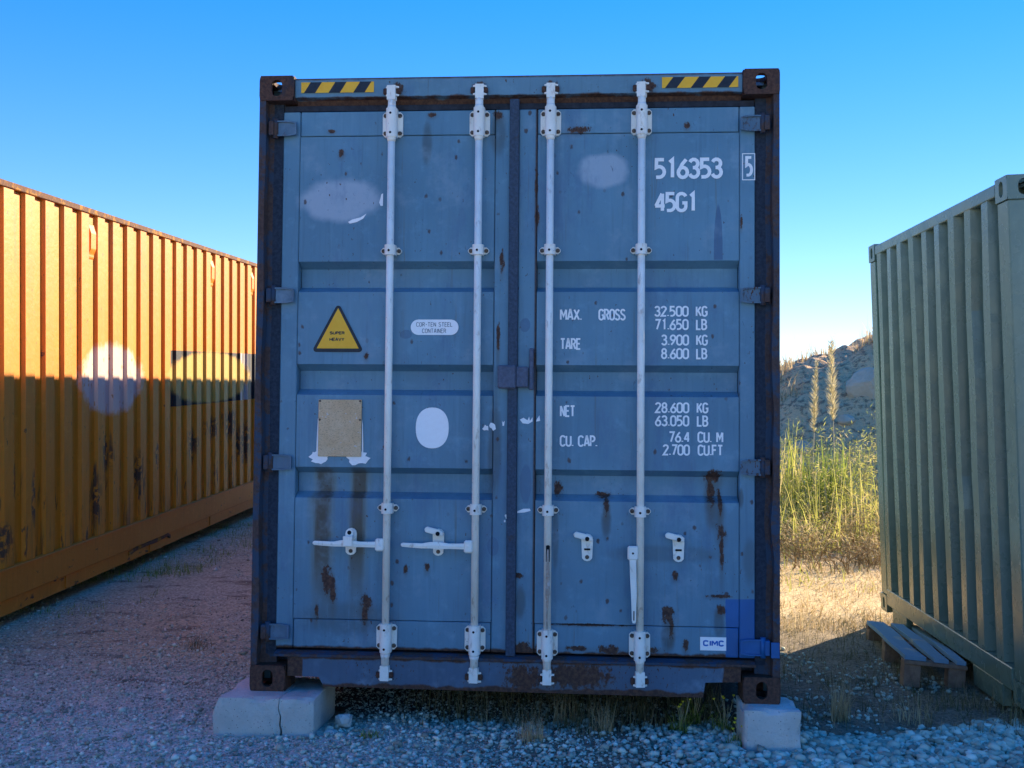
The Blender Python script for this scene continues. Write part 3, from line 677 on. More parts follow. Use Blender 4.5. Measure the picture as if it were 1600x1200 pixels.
# hinges: flared straps wrapping from the post over the door edge
for sx, door in ((-1, door_l), (1, door_r)):
    for k, z in enumerate((2.870, 2.072, 1.282, .49)):
        m = MB(); z = z-(.024 if k == 3 and sx > 0 else 0)
        P = [(1.048, -.026), (1.048, .026), (1.075, .031), (1.150, .033), (1.150, -.033), (1.075, -.031)]
        m.prism([(sx*a, z+b) for a, b in P], 'y', .030, YF-.0005, 0, .003)
        P = [(1.044, -.030), (1.044, .030), (1.080, .037), (1.150, .037), (1.150, .030), (1.084, .030), (1.054, .024), (1.054, -.024), (1.084, -.030), (1.150, -.030), (1.150, -.037), (1.080, -.037)]
        m.prism([(sx*a, z+b) for a, b in P], 'y', .022, .0296)
        fr_ = k == 3 and sx > 0
        m.cyl((sx*1.146, .030, z-.046), (sx*1.146, .030, z+.046), .013, seg=10, mat=0 if fr_ else 1)
        m.box(*sorted((sx*1.152, sx*1.176)), .012, .05, z-.034, z+.034, .003, 0 if fr_ else 1)
        if fr_: m.box(sx*1.1765, sx*1.214, -.006, .003, z-.040, z+.030, .002)
        o = m.build('hinge', [fresh_mat if fr_ else hinge_mat, post_mat], door)
        if k == 3 and sx > 0: o['label'] = 'freshly painted bright blue hinge'

# ---- stickers and lettering
YT = YF-.0012
def text(door, s, x0, x1, z0, z1, th, y=YT, mat=white_mat, gap=.16, name='lettering'):
    m = MB(); letters(m, s, x0, x1, z0, z1, y, th, gap); return m.build(name, mat, door, norm=False)
text(door_r, '516353', .648, .967, 2.617, 2.717, .0165, gap=.12)
text(door_r, '45G1', .649, .853, 2.461, 2.557, .0158, gap=.12)
m = MB(); letters(m, '5', 1.066, 1.105, 2.625, 2.722, YT, .0135)
strip(m, [(1.0560, 2.611), (1.0560, 2.733), (1.1115, 2.733), (1.1115, 2.611), (1.0560, 2.611)], .004, YT)
m.build('lettering', white_mat, door_r, norm=False)
for s, x0, x1, z0, z1 in (('MAX.', .214, .318, 1.956, 2.011), ('GROSS', .393, .520, 1.956, 2.011), ('TARE', .215, .314, 1.819, 1.874),
        ('32.500', .651, .810, 1.974, 2.025), ('KG', .842, .897, 1.974, 2.025), ('71.650', .653, .810, 1.912, 1.964), ('LB', .843, .895, 1.912, 1.964),
        ('3.900', .683, .812, 1.840, 1.892), ('KG', .844, .898, 1.840, 1.892), ('8.600', .683, .812, 1.777, 1.829), ('LB', .844, .896, 1.777, 1.829),
        ('NET', .217, .289, 1.506, 1.561), ('28.600', .656, .814, 1.527, 1.578), ('KG', .847, .901, 1.527, 1.578), ('63.050', .656, .814, 1.466, 1.518), ('LB', .848, .901, 1.466, 1.518),
        ('CU. CAP.', .217, .393, 1.368, 1.422), ('76.4', .719, .817, 1.392, 1.444), ('CU. M', .851, .969, 1.392, 1.444), ('2.700', .692, .817, 1.332, 1.384), ('CU.FT', .852, .969, 1.332, 1.384)):
    text(door_r, s, x0, x1, z0, z1, .0082)
# warning triangle
def rtri(cx, zb, hw, h, r, y, mb, mat):
    P = [(cx-hw, zb), (cx+hw, zb), (cx, zb+h)]; out = []
    for i in range(3):
        p, a, b = Vector(P[i]), Vector(P[i-1]), Vector(P[(i+1) % 3]); da = (a-p).normalized(); db = (b-p).normalized(); bi = (da+db).normalized(); s = math.sin(da.angle(db)/2)
        c = p+bi*r/s; s0 = c+(-(da-bi*da.dot(bi)).normalized()*0); a0 = math.atan2(*(reversed((p+da*da.dot(c-p)-c)))); a1 = math.atan2(*(reversed((p+db*db.dot(c-p)-c))))
        dlt = (a1-a0+math.pi) % (2*math.pi)-math.pi
        out += [(c.x+r*math.cos(a0+dlt*k/6), c.y+r*math.sin(a0+dlt*k/6)) for k in range(7)]
    f = mb.bm.faces.new([mb.bm.verts.new((u, y, v)) for u, v in out]); f.material_index = mat
m = MB(); rtri(-.836, 1.805, .126, .236, .014, YT, m, 0); rtri(-.836, 1.822, .101, .192, .001, YT-.0006, m, 1)
letters(m, 'SUPER', -.875, -.803, 1.888, 1.903, YT-.0012, .0036, .16, 0); letters(m, 'HEAVY', -.876, -.804, 1.857, 1.873, YT-.0012, .0036, .16, 0)
o = m.build('warning_sticker', [blk_stk, yel_stk], door_l, norm=False); o['label'] = 'yellow black-edged triangle sticker reading SUPER HEAVY'
# cor-ten oval
m = MB(); hh = .0365
m.bm.faces.new([m.bm.verts.new((a, YT, b)) for a, b in [(-.298+hh*math.cos(rad(t)), 1.9235+hh*math.sin(rad(t))) for t in range(-90, 91, 15)]+[(-.452+hh*math.cos(rad(t)), 1.9235+hh*math.sin(rad(t))) for t in range(90, 271, 15)]])
letters(m, 'COR-TEN STEEL', -.462, -.290, 1.926, 1.947, YT-.0006, .0024, .2, 1); letters(m, 'CONTAINER', -.434, -.320, 1.896, 1.917, YT-.0006, .0024, .2, 1)
o = m.build('oval_sticker', [oval_mat, grey_txt], door_l, norm=False); o['label'] = 'white oblong sticker reading COR-TEN STEEL CONTAINER'
m = MB(); m.bm.faces.new([m.bm.verts.new((-.381+.078*math.copysign(abs(math.cos(rad(t)))**.9, math.cos(rad(t))), YT, 1.450+.096*math.copysign(abs(math.sin(rad(t)))**.85, math.sin(rad(t))))) for t in range(0, 360, 10)])
o = m.build('round_sticker', oval_mat, door_l, norm=False); o['label'] = 'blank white rounded sticker'
# identification plate with torn white backing
m = MB(); m.box(-.922, -.716, .040, YF-.0005, 1.312, 1.580, .002)
for a in (-.915, -.723):
    for b in (1.573, 1.485): m.cyl((a, .0405, b), (a, .0385, b), .006, .005, 8, 1)
pl = m.build('data_plate', [plate_mat, bolt_mat], door_l); pl['label'] = 'brown weathered riveted data plate'
def flake(pts, parent, y=YT, name='film_scrap'):
    mm = MB(); mm.bm.faces.new([mm.bm.verts.new((a, y, b)) for a, b in pts]); return mm.build(name, flake_mat, parent, norm=False)
def blobpts(cx, cz, rx, rz, n=18, jag=.25, seed=0):
    r = random.Random(seed); return [(cx+rx*math.cos(2*math.pi*i/n)*(1+r.uniform(-jag, jag)), cz+rz*math.sin(2*math.pi*i/n)*(1+r.uniform(-jag, jag))) for i in range(n)]
flake(blobpts(-.915, 1.308, .045, .034, seed=1), door_l); flake(blobpts(-.735, 1.306, .052, .034, seed=2), door_l)
flake([(-.926, 1.49), (-.923, 1.49), (-.923, 1.32), (-.932, 1.32), (-.930, 1.40)], door_l, YT-.0004); flake([(-.714, 1.49), (-.710, 1.46), (-.706, 1.32), (-.714, 1.32)], door_l, YT-.0004)
flake(blobpts(-.128, 1.452, .014, .014, 9, .4, 3), door_l); flake(blobpts(-.096, 1.460, .015, .016, 9, .4, 4), door_l); flake([(-.05, 1.462), (-.043, 1.463), (-.040, 1.486), (-.049, 1.478), (-.053, 1.488)], door_l)
flake([(.030, 1.492), (.044, 1.475), (.070, 1.472), (.090, 1.484), (.090, 1.504), (.078, 1.487), (.074, 1.507), (.066, 1.489), (.048, 1.501)], door_r); flake([(.106, 1.483), (.126, 1.487), (.122, 1.513), (.111, 1.497)], door_r)
flake([(.022, 1.058), (.056, 1.061), (.084, 1.069), (.080, 1.079), (.05, 1.078), (.022, 1.066)], door_r)
for a, b in ((-.032, 1.035), (-.040, 1.020), (-.028, 1.047), (-.036, 1.044)): flake(blobpts(a+.004, b, .0045, .006, 6, .3, int(b*999)), door_l)
flake([(-.640, 2.500), (-.628, 2.500), (-.628, 2.560), (-.636, 2.556), (-.646, 2.516)], door_l)
flake([(-.795, 2.424), (-.775, 2.436), (-.735, 2.446), (-.706, 2.464), (-.722, 2.440), (-.752, 2.424), (-.786, 2.416)], door_l)
# maker's sticker
m = MB(); m.quad((.865, YT, .444), (.983, YT, .444), (.983, YT, .505), (.865, YT, .505)); letters(m, 'CIMC', .878, .974, .463, .491, YT-.0006, .0068, .2, 1)
o = m.build('maker_sticker', [oval_mat, blue_txt], door_r, norm=False); o['label'] = 'white rectangular sticker reading CIMC'
# hazard strips on the header
def clip(poly, ax, v, keep):
    out = []
    for i in range(len(poly)):
        a, b = poly[i-1], poly[i]; ia, ib = (a[ax]-v)*keep >= 0, (b[ax]-v)*keep >= 0
        if ia != ib:
            t = (v-a[ax])/(b[ax]-a[ax]); out.append((a[0]+(b[0]-a[0])*t, a[1]+(b[1]-a[1])*t))
        if ib: out.append(b)
    return out
def hazard(x0, x1, z0, z1, ph, per, shear_):
    m = MB(); y = .0165; x = x0-per*2+ph; k = 0
    while x < x1:
        for a, b, mt in ((x, x+per*.54, 1), (x+per*.54, x+per, 0)):
            q = clip(clip([(a, z0), (b, z0), (b+shear_, z1), (a+shear_, z1)], 0, x0, 1), 0, x1, -1)
            if len(q) >= 3:
                f = m.bm.faces.new([m.bm.verts.new((u, y, v)) for u, v in q]); f.material_index = mt
        x += per
    o = m.build('hazard_strip', [blk_stk, yel_stk], hd, norm=False); return o
hazard(-1.022, -.672, 3.036, 3.087, .068, .119, .032); hazard(.682, 1.032, 3.036, 3.087, .068, .119, .038)

# ------------------------------------------------------------------ YELLOW CONTAINER
YM = Matrix.Translation((-3.4787, 2.0, .1663)) @ Matrix.Rotation(.01727, 4, 'Z') @ Matrix.Rotation(.05164, 4, 'X')
yel = thing('shipping_container', 'long yellow orange shipping container with black printed panel, left of the blue one', 'container', mat=YM)
YA, YB = -3.3, 8.9
m = MB(); pr = corr(YA+.19-.05, YB-.19, .282, .026, .45)
m.loft([[(-.012-d, y, .30) for y, d in pr], [(-.012-d, y, 2.845) for y, d in pr]], closed=False, caps=False); m.build('side_panel', yellow_mat, yel)
m = MB(); m.loft([[(-2.426+d, y, .30) for y, d in pr], [(-2.426+d, y, 2.845) for y, d in pr]], closed=False, caps=False); m.build('side_panel', yellow_mat, yel)
MB().box(-.06, 0, YA+.17, YB-.17, 2.842, 2.884, .004).build('top_rail', yrust_mat, yel); MB().box(-2.438, -2.378, YA+.17, YB-.17, 2.842, 2.884).build('top_rail', yrust_mat, yel)
for x0, x1 in ((-.05, .004), (-2.442, -2.388)):
    m = MB(); m.box(x0, x1, YA+.17, YB-.17, .118, .315, .004)
    m.box(x0+.002, x1-.016, YA+.17, YB-.17, .012, .117, .004)
    m.box(x0, x1+.010, YA+.17, YB-.17, .3152, .325, .002)
    for i in range(7):
        yy = YA+.9+i*1.6; m.box(x1-.0155, x1-.008, yy, yy+.05, .02, .112, .002)
    m.build('bottom_rail', yrail_mat, yel)
# torn and bent strip along the lower rail
m = MB(); m.loft([[(-.016, y, .105+b), (-.006-a, y, .095+b), (-.004-a, y, .07+b), (-.014, y, .06+b)] for y, a, b in ((1.95, .0, .0), (2.1, .004, .012), (2.35, -.012, .02), (2.6, -.006, .015), (2.8, -.016, .03), (2.9, 0, .0))]); m.build('bent_flange', yrust_mat, yel)
MB().box(-2.40, -.04, YA+.05, YB-.05, 2.846, 2.866).build('roof_panel', yrail_mat, yel); MB().box(-2.40, -.04, YA+.05, YB-.05, .13, .19).build('floor_panel', inner_mat, yel)
MB().box(-2.40, -.04, YA+.03, YA+.06, .19, 2.84).build('end_wall', yellow_mat, yel); MB().box(-2.40, -.04, YB-.06, YB-.03, .19, 2.84).build('end_wall', yellow_mat, yel)
for x0, x1, sd_ in ((-.162, .004, 1), (-2.442, -2.276, -1)):
    for y0, y1, fr in ((YA, YA+.178, -1), (YB-.178, YB, 1)):
        MB().box(x0+.002, x1-.002, y0+.002, y1-.002, .119, 2.777).build('corner_post', yrail_mat, yel)
        for z0, z1, tp in ((0, .118, -1), (2.778, 2.896, 1)):
            m = MB(); casting(m, x0, x1, y0, y1, z0, z1, fr, sd_, tp); m.build('corner_casting', casting_mat, yel)
for y in (1.33, 4.17, 5.60):   # small moulded air vents high in the troughs
    yc_ = min((q[0]+q2[0])/2+.0 for q, q2 in zip(pr, pr[1:]) if q[1] > .02 and q2[1] > .02 and (q[0]+q2[0])/2 > y-.15)
    m = MB(); m.prism([(-.0378, 2.50), (-.033, 2.50), (-.029, 2.515), (-.029, 2.535), (-.012, 2.575), (-.010, 2.70), (-.026, 2.745), (-.029, 2.765), (-.033, 2.77), (-.0378, 2.77)], 'y', yc_-.048, yc_+.048, 0, .004)
    m.build('air_vent', yellow_mat, yel)

# ------------------------------------------------------------------ GREEN CONTAINER
GM = Matrix.Translation((2.4575, .4305, .109)) @ Matrix.Rotation(.00546, 4, 'Z') @ Matrix.Rotation(.02538, 4, 'X') @ Matrix.Rotation(-.03744, 4, 'Y')
grn = thing('shipping_container', 'grey green corrugated shipping container at the right edge', 'container', mat=GM)
GL_, GX = 2.54, 6.05
m = MB(); n = 9; p_ = (GL_-.30)/n; prof = []
for i in range(n):
    b = .15+i*p_; prof += [(b, .105), (b+.38*p_, .105), (b+.50*p_, .004), (b+.86*p_, .004)]
prof += [(GL_-.15, .105)]
rings = []
for k in range(14):
    z = .17+(2.515-.17)*k/13; t = k/13
    rings.append([(d+.004*math.sin(y*7+z*2), y+(.028*math.sin(math.pi*t*1.1)*math.exp(-((y-.72)/.22)**2)*(1 if t > .35 else .2))+(.03*math.exp(-((t-.78)/.12)**2)*math.exp(-((y-.50)/.14)**2)), z) for y, d in prof])
m.loft(rings, closed=False, caps=False); m.build('corrugated_wall', green_mat, grn)
MB().box(.002, .112, .16, GL_-.16, 2.512, 2.575, .004).build('top_rail', green_mat, grn)
m = MB(); m.box(.0, .112, .16, GL_-.16, .055, .168, .004)
m.box(.004, .048, GL_-.60, GL_-.28, -.055, .054, .003); m.box(.004, .048, .30, .72, -.06, .054, .003); m.build('bottom_rail', green_mat, grn)
for y0, y1, fr in ((0, .150, -1), (GL_-.150, GL_, 1)):
    for x0, x1, sd_ in ((0, .16, -1), (GX-.16, GX, 1)):
        MB().box(x0+.006, x1-.006, y0+.006, y1-.006, .1185, 2.4725, .006).build('corner_post', green_mat, grn)
        for z0, z1, tp in ((0, .118, -1), (2.473, 2.591, 1)):
            m = MB(); casting(m, x0, x1, y0, y1, z0, z1, fr, sd_, tp); m.build('corner_casting', [green_mat], grn)
for y, s in ((.02, 1), (GL_-.02, -1)):
    m = MB(); pr = corr(.162, GX-.162, .278, .036)
    m.loft([[(a, y+s*d, .16) for a, d in pr], [(a, y+s*d, 2.53) for a, d in pr]], closed=False, caps=False); m.build('side_panel', green_mat, grn)
    MB().box(.162, GX-.162, *sorted((y-s*.016, y+s*.044)), 2.525, 2.58).build('side_rail', green_mat, grn); MB().box(.162, GX-.162, *sorted((y-s*.016, y+s*.034)), .02, .165).build('side_rail', green_mat, grn)
MB().box(.113, GX-.03, .03, GL_-.03, 2.545, 2.56).build('roof_panel', green_mat, grn); MB().box(.06, GX-.03, .05, GL_-.05, .10, .15).build('floor_panel', inner_mat, grn)
MB().box(GX-.05, GX-.02, .1, GL_-.1, .15, 2.54).build('end_wall', green_mat, grn)

# ------------------------------------------------------------------ concrete blocks
from mathutils import noise as mnoise
def grid_block(mb, xa, xb, y0, y1, z0, z1, seed, nx=26, ny=14, nz=14, chip=.016):
    """box of fine grids with worn, chipped edges; xa/xb give the x of its two ends at height z"""
    key = {}
    def vert(u, v, w_):
        k = (round(u*nx), round(v*ny), round(w_*nz))
        if k in key: return key[k]
        z = z0+(z1-z0)*w_; y = y0+(y1-y0)*v; x = xa(z)+(xb(z)-xa(z))*u
        near = [min(u, 1-u)*(xb(z)-xa(z)), min(v, 1-v)*(y1-y0), min(w_, 1-w_)*(z1-z0)]; near.sort()
        e = max(0., 1-near[1]/.035)                       # close to an edge
        n3 = Vector((x*7+seed, y*7, z*7)); fb = mnoise.fractal(n3, 1., 2., 4); c = max(0., mnoise.noise(n3*1.7+Vector((5, 3, seed)))+.18)
        ctr = Vector(((xa(z)+xb(z))/2, (y0+y1)/2, (z0+z1)/2)); p = Vector((x, y, z)); d = (ctr-p); d.x *= .35; d.y *= .5; d.normalize()
        lock = u in (0, 1) and xa is not xb and ((u == 1 and xb.__name__ == 'crack_a') or (u == 0 and xa.__name__ == 'crack_b'))
        p += d*(e*e*(.004+chip*c)*(.25 if lock else 1))+d*(.0025*fb*(0 if lock else 1))
        key[k] = mb.bm.verts.new(p); return key[k]
    def face(f, n, m_):
        for i in range(n):
            for j in range(m_): mb.bm.faces.new([vert(*f(a_, b_)) for a_, b_ in ((i/n, j/m_), ((i+1)/n, j/m_), ((i+1)/n, (j+1)/m_), (i/n, (j+1)/m_))])
    for t in (0, 1):
        face(lambda a_, b_: (a_, t, b_), nx, nz); face(lambda a_, b_: (a_, b_, t), nx, ny); face(lambda a_, b_: (t, a_, b_), ny, nz)
CZ = [-.06, .03, .07, .10, .14, .175, .21, .26]; CXs = [-1.03, -1.036, -1.028, -1.038, -1.034, -1.047, -1.040, -1.046]; CG = [.006, .0055, .0045, .0032, .0022, .0018, .0012, .0006]
def crack_a(z): return float(np.interp(z, CZ, CXs)-np.interp(z, CZ, CG))
def crack_b(z): return float(np.interp(z, CZ, CXs)+np.interp(z, CZ, CG))
m = MB(); grid_block(m, lambda z: -1.352+.03*max(0, z-.15)/.07, crack_a, -.125, .30, -.06, .2195, 2); grid_block(m, crack_b, lambda z: -.882, -.125, .30, -.06, .2195, 5, nx=18)
tag(m.build('concrete_block', conc_mat), 'cracked grey concrete block under the left corner of the blue container', 'concrete block')
m = MB(); grid_block(m, lambda z: 1.042, lambda z: 1.292, -.105, .17, -.06, .2195, 9, nx=18, chip=.03)
tag(m.build('concrete_block', conc2_mat), 'uncracked pale concrete block under the right corner of the blue container', 'concrete block')

# loose concrete chunks beside the left block
def lump(name, c, r, mat, label, cat, seed, sub=2, amp=.28):
    bm = bmesh.new(); bmesh.ops.create_icosphere(bm, subdivisions=sub, radius=1)
    rr = np.random.default_rng(seed); ds = rr.normal(size=(9, 3)); ds /= np.linalg.norm(ds, axis=1)[:, None]; hs = rr.uniform(.62, .9, 9)
    for v in bm.verts:
        k = min([1.]+[h_/max(v.co.dot(Vector(d_)), 1e-3) for d_, h_ in zip(ds, hs) if v.co.dot(Vector(d_)) > .05])
        v.co = Vector((v.co.x*k*r[0]+c[0], v.co.y*k*r[1]+c[1], v.co.z*k*r[2]+c[2]))
    me = bpy.data.meshes.new(name); bm.to_mesh(me); bm.free(); me.materials.append(mat)
    o = bpy.data.objects.new(name, me); COL.objects.link(o); return tag(o, label, cat)
lump('concrete_chunk', (-.775, .02, .085), (.050, .045, .042), conc_mat, 'largest loose concrete chunk beside the cracked block', 'rubble', 3)
lump('concrete_chunk', (-.815, -.07, .055), (.032, .04, .022), conc_mat, 'flat loose chunk touching the cracked block', 'rubble', 4)
lump('concrete_chunk', (-.765, -.10, .05), (.028, .028, .018), conc_mat, 'small loose chunk in the gravel nearest the camera by the cracked block', 'rubble', 5)

# ------------------------------------------------------------------ pallet
PM = Matrix.Translation((2.315, 1.80, .085)) @ Matrix.Rotation(rad(-5), 4, 'Z') @ Matrix.Rotation(rad(-1.5), 4, 'X') @ Matrix.Rotation(rad(4), 4, 'Y')
pal = thing('pallet', 'weathered wooden pallet with flaking blue paint, lying beside the green container', 'pallet', mat=PM)
for i, (a, b) in enumerate(((-.165, -.055), (-.010, .070), (.110, .160))):
    m = MB(); m.loft([[(a+.003*math.sin(y*9+i), y, .075), (b+.004*math.sin(y*7+i*2), y, .075), (b+.004*math.sin(y*7+i*2), y, .097+.003*math.sin(y*5+i)), (a+.003*math.sin(y*9+i), y, .097+.003*math.sin(y*5+i))] for y in np.linspace(-.63, .63+.02*i, 9)])
    m.build('plank', wood_mat, pal)
for y in (-.60, 0, .60): MB().box(-.17, .165, y-.045, y+.045, .053, .074, .002).build('cross_board', wood2_mat, pal)
for y in (-.58, 0, .58):
    for x in (-.12, .115): MB().box(x-.045, x+.045, y-.05, y+.05, -.075, .0525, .003).build('pallet_block', wood2_mat, pal)

# ------------------------------------------------------------------ gravel (uncountable: stuff)
ICO = bmesh.new(); bmesh.ops.create_icosphere(ICO, subdivisions=1, radius=1); ICO.verts.ensure_lookup_table()
icoV = np.array([v.co[:] for v in ICO.verts]); icoF = np.array([[v.index for v in f.verts] for f in ICO.faces]); ICO.free()
octV = np.array([(1, 0, 0), (-1, 0, 0), (0, 1, 0), (0, -1, 0), (0, 0, 1), (0, 0, -1)], float); octF = np.array([(0, 2, 4), (2, 1, 4), (1, 3, 4), (3, 0, 4), (2, 0, 5), (1, 2, 5), (3, 1, 5), (0, 3, 5)])
def stones(name, xy, size, bV, bF, mat, label, sink=.25, jit=.36):
    n = len(xy); v = np.repeat(bV[None], n, 0)*(1+rng.uniform(-jit, jit, (n, len(bV), 1)))
    v = v*(size[:, None, None]*np.stack([rng.uniform(.75, 1.25, n), rng.uniform(.65, 1.1, n), rng.uniform(.45, .85, n)], -1)[:, None, :])
    tl = rng.uniform(-.6, .6, n); c, s = np.cos(tl)[:, None], np.sin(tl)[:, None]
    y_, z_ = v[..., 1]*c-v[..., 2]*s, v[..., 1]*s+v[..., 2]*c; v[..., 1], v[..., 2] = y_, z_
    a = rng.uniform(0, 6.28, n); c, s = np.cos(a)[:, None], np.sin(a)[:, None]
    x_, y_ = v[..., 0]*c-v[..., 1]*s, v[..., 0]*s+v[..., 1]*c; v[..., 0], v[..., 1] = x_, y_
    v[..., 0] += xy[:, 0:1]; v[..., 1] += xy[:, 1:2]; v[..., 2] += (gz(xy[:, 0], xy[:, 1])+size*(.5-sink)+rng.uniform(0, .35, n)*size)[:, None]
    F = (bF[None]+(np.arange(n)*len(bV))[:, None, None]).reshape(-1, 3)
    o = raw(name, v.reshape(-1, 3), F, mat, rnd=np.repeat(rng.uniform(0, 1, n), len(bV))); return tag(o, label, 'gravel', kind='stuff')
def scatter(n, x0, x1, y0, y1, dens):
    xy = np.stack([rng.uniform(x0, x1, n), rng.uniform(y0, y1, n)], -1); k = rng.uniform(0, 1, n) < dens(xy[:, 0], xy[:, 1]); xy = xy[k]
    blk = ((xy[:, 0] > -1.38) & (xy[:, 0] < -.84) & (xy[:, 1] > -.14) & (xy[:, 1] < .42)) | ((xy[:, 0] > 1.03) & (xy[:, 0] < 1.31) & (xy[:, 1] > -.12) & (xy[:, 1] < .44))
    return xy[~blk]
dc = lambda x, y: (.25+.75*sstep(x+.4*(vnoise(x, y, 2, 11)-.5), .5, 1.3))*sstep(x, -.9, -.2)*(1-sstep(y-.22*sstep(x, 1.2, 2.4)+.35*(vnoise(x, y, 2.2, 12)-.5), .10, .34))
xy = scatter(52000, -1.0, 4.2, -1.3, 1.2, dc); stones('crushed_stone', xy, (rng.gamma(8, .0020, len(xy))*(.55+.45*sstep(xy[:, 0], .2, 1.4))).clip(.005, .032), icoV, icoF, stone_mat, 'bluish grey crushed stone bed in the right foreground', .2)
xy = scatter(9000, .1, 4.0, .1, 2.0, lambda x, y: .35*(vnoise(x, y, 3, 14) > .5)); stones('scattered_stone', xy, rng.gamma(6, .0016, len(xy)).clip(.004, .02), icoV, icoF, stone_mat, 'scattered small stones in the earth before the pallet', .3)
df = lambda x, y: (1-sstep(x, -.2, .9))*(1-.80*sstep(y+.5*(vnoise(x, y, 1.3, 15)-.5), .5, 2.2))
xy = scatter(80000, -4.2, 1.0, -1.3, 3.0, df); stones('fine_gravel', xy, rng.gamma(5, .0011, len(xy)).clip(.0025, .016), octV, octF, fine_mat, 'pale fine gravel in the left foreground', .3, .35)
xy = scatter(9000, -4.2, -.9, 0, 9, lambda x, y: .5*(vnoise(x, y, 1.2, 16) > .35)); stones('loose_pebbles', xy, rng.gamma(4, .0022, len(xy)).clip(.004, .028), octV, octF, fine_mat, 'loose pebbles strewn over the brownish lane by the yellow container', .3, .35)
xy = scatter(3600, -2.6, .3, -1.3, .25, lambda x, y: .3+.7*sstep(x, -1.8, -.6)); stones('coarse_pebbles', xy, rng.gamma(7, .0014, len(xy)).clip(.004, .022), icoV, icoF, stone_mat, 'coarser pebbles round the cracked concrete block', .2)

# ------------------------------------------------------------------ grass and weeds
def blades(name, xy, h, mat, label=None, cat='grass', width=.004, lean=.45, zf=gz, parent=None, kind='stuff', seg=3, base=None, rb=None):
    n = len(xy); a = rng.uniform(0, 6.283, n); ln = np.abs(rng.normal(0, lean, n)); wd = width*rng.uniform(.6, 1.4, n)
    z0 = zf(xy[:, 0], xy[:, 1])-.005 if base is None else base
    dx, dy = np.cos(a), np.sin(a); px, py = -np.sin(a+rng.uniform(-1, 1, n)), np.cos(a+rng.uniform(-1, 1, n)); V = []
    for k in range(seg+1):
        t = k/seg; r = ln*h*t**1.8; z = h*t*(1-.25*np.minimum(ln, 1.4)*t); ww = wd*(1-t*.92)/2
        for s in (-1, 1): V.append(np.stack([xy[:, 0]+dx*r+s*px*ww, xy[:, 1]+dy*r+s*py*ww, z0+z], -1))
    V = np.stack(V, 1); q = np.array([[2*k, 2*k+1, 2*k+3, 2*k+2] for k in range(seg)]); m_ = V.shape[1]
    F = (q[None]+(np.arange(n)*m_)[:, None, None]).reshape(-1, 4)
    rv = rng.uniform(0, 1, n) if rb is None else np.clip(rb+rng.normal(0, .15, n), 0, 1)
    o = raw(name, V.reshape(-1, 3), F, mat, parent, rnd=np.repeat(rv, m_))
    if label: tag(o, label, cat, kind=kind)
    return o
def clump(n, cx, cy, r): 
    a = rng.uniform(0, 6.28, n); q = r*np.sqrt(rng.uniform(0, 1, n)); return np.stack([cx+q*np.cos(a), cy+q*np.sin(a)], -1)
# band of grass growing out from under the blue container
g1 = lambda x, y: sstep(x, -.75, -.1)*(1-sstep(x, 1.0, 1.06))*sstep(y+.35*(vnoise(x, y, 2.5, 21)-.5), .0, .22)*(vnoise(x, y, 6, 22)*.8+.2)
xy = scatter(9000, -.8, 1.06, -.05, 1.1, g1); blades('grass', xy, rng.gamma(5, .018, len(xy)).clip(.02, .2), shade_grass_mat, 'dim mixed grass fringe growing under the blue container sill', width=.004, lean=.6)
g2 = lambda x, y: sstep(x, 1.25, 1.5)*sstep(y-.1*x+.4*(vnoise(x, y, 1.6, 23)-.5), .15, .5)*(1-sstep(y, 2.9, 3.6))*(vnoise(x, y, 3.5, 24)*.9+.05)
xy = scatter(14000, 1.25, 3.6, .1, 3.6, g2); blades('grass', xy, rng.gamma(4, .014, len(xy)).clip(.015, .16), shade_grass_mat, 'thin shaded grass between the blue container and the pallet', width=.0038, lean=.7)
g3 = lambda x, y: sstep(x, 1.9, 2.3)*sstep(y-.10*x, .0, .15)*(1-sstep(y-.1*x, .45, .7))*(vnoise(x, y, 4, 25) > .42)
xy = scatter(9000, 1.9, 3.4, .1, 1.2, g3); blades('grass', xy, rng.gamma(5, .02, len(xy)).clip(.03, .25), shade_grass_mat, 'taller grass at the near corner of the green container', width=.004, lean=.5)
def lane(x, y): return (vnoise(x, y, 1.6, 31) > .60)*1.0
xy = scatter(3500, -3.9, -2.9, 2.0, 9, lambda x, y: lane(x, y)); blades('grass', xy, rng.gamma(4, .012, len(xy)).clip(.015, .12), green_grass_mat, 'low green grass along the foot of the yellow container', width=.005, lean=.8)
xy = scatter(1600, -3.4, -1.3, .6, 6, lambda x, y: .6*(vnoise(x, y, 1.9, 33) > .66)); blades('dry_grass', xy, rng.gamma(3, .010, len(xy)).clip(.01, .08), shade_grass_mat, 'sparse dead grass wisps on the brownish lane', width=.003, lean=1.)
# sunlit straw beyond the shadow edge
def gcorr(x0, x1): return lambda x, y: ((x > x0+.085*(y-2.5)) & (x < x1+.30*(y-2.5)))*1.0
xy = scatter(42000, 1.2, 6.5, 2.6, 12.2, lambda x, y: gcorr(1.15, 2.9)(x, y)*(.25+.75*(vnoise(x, y, 1.4, 41)))); blades('dry_grass', xy, rng.gamma(4, .016, len(xy)).clip(.02, .2), dry_mat, 'sunlit straw coloured dry grass between the containers', width=.007, lean=1.0, seg=2)
xy = scatter(26000, 1.8, 6.2, 4.2, 11.5, lambda x, y: gcorr(1.2, 2.9)(x, y)*np.clip(1.6*vnoise(x, y, 1.3, 42)-.5, 0, 1)*(.15+.85*sstep(y, 5.5, 7.5))); blades('low_weeds', xy, rng.gamma(4, .035, len(xy)).clip(.03, .5), weed_mat, 'low yellow green weeds in the sun before the mound', 'weeds', width=.009, lean=1.0, seg=2)
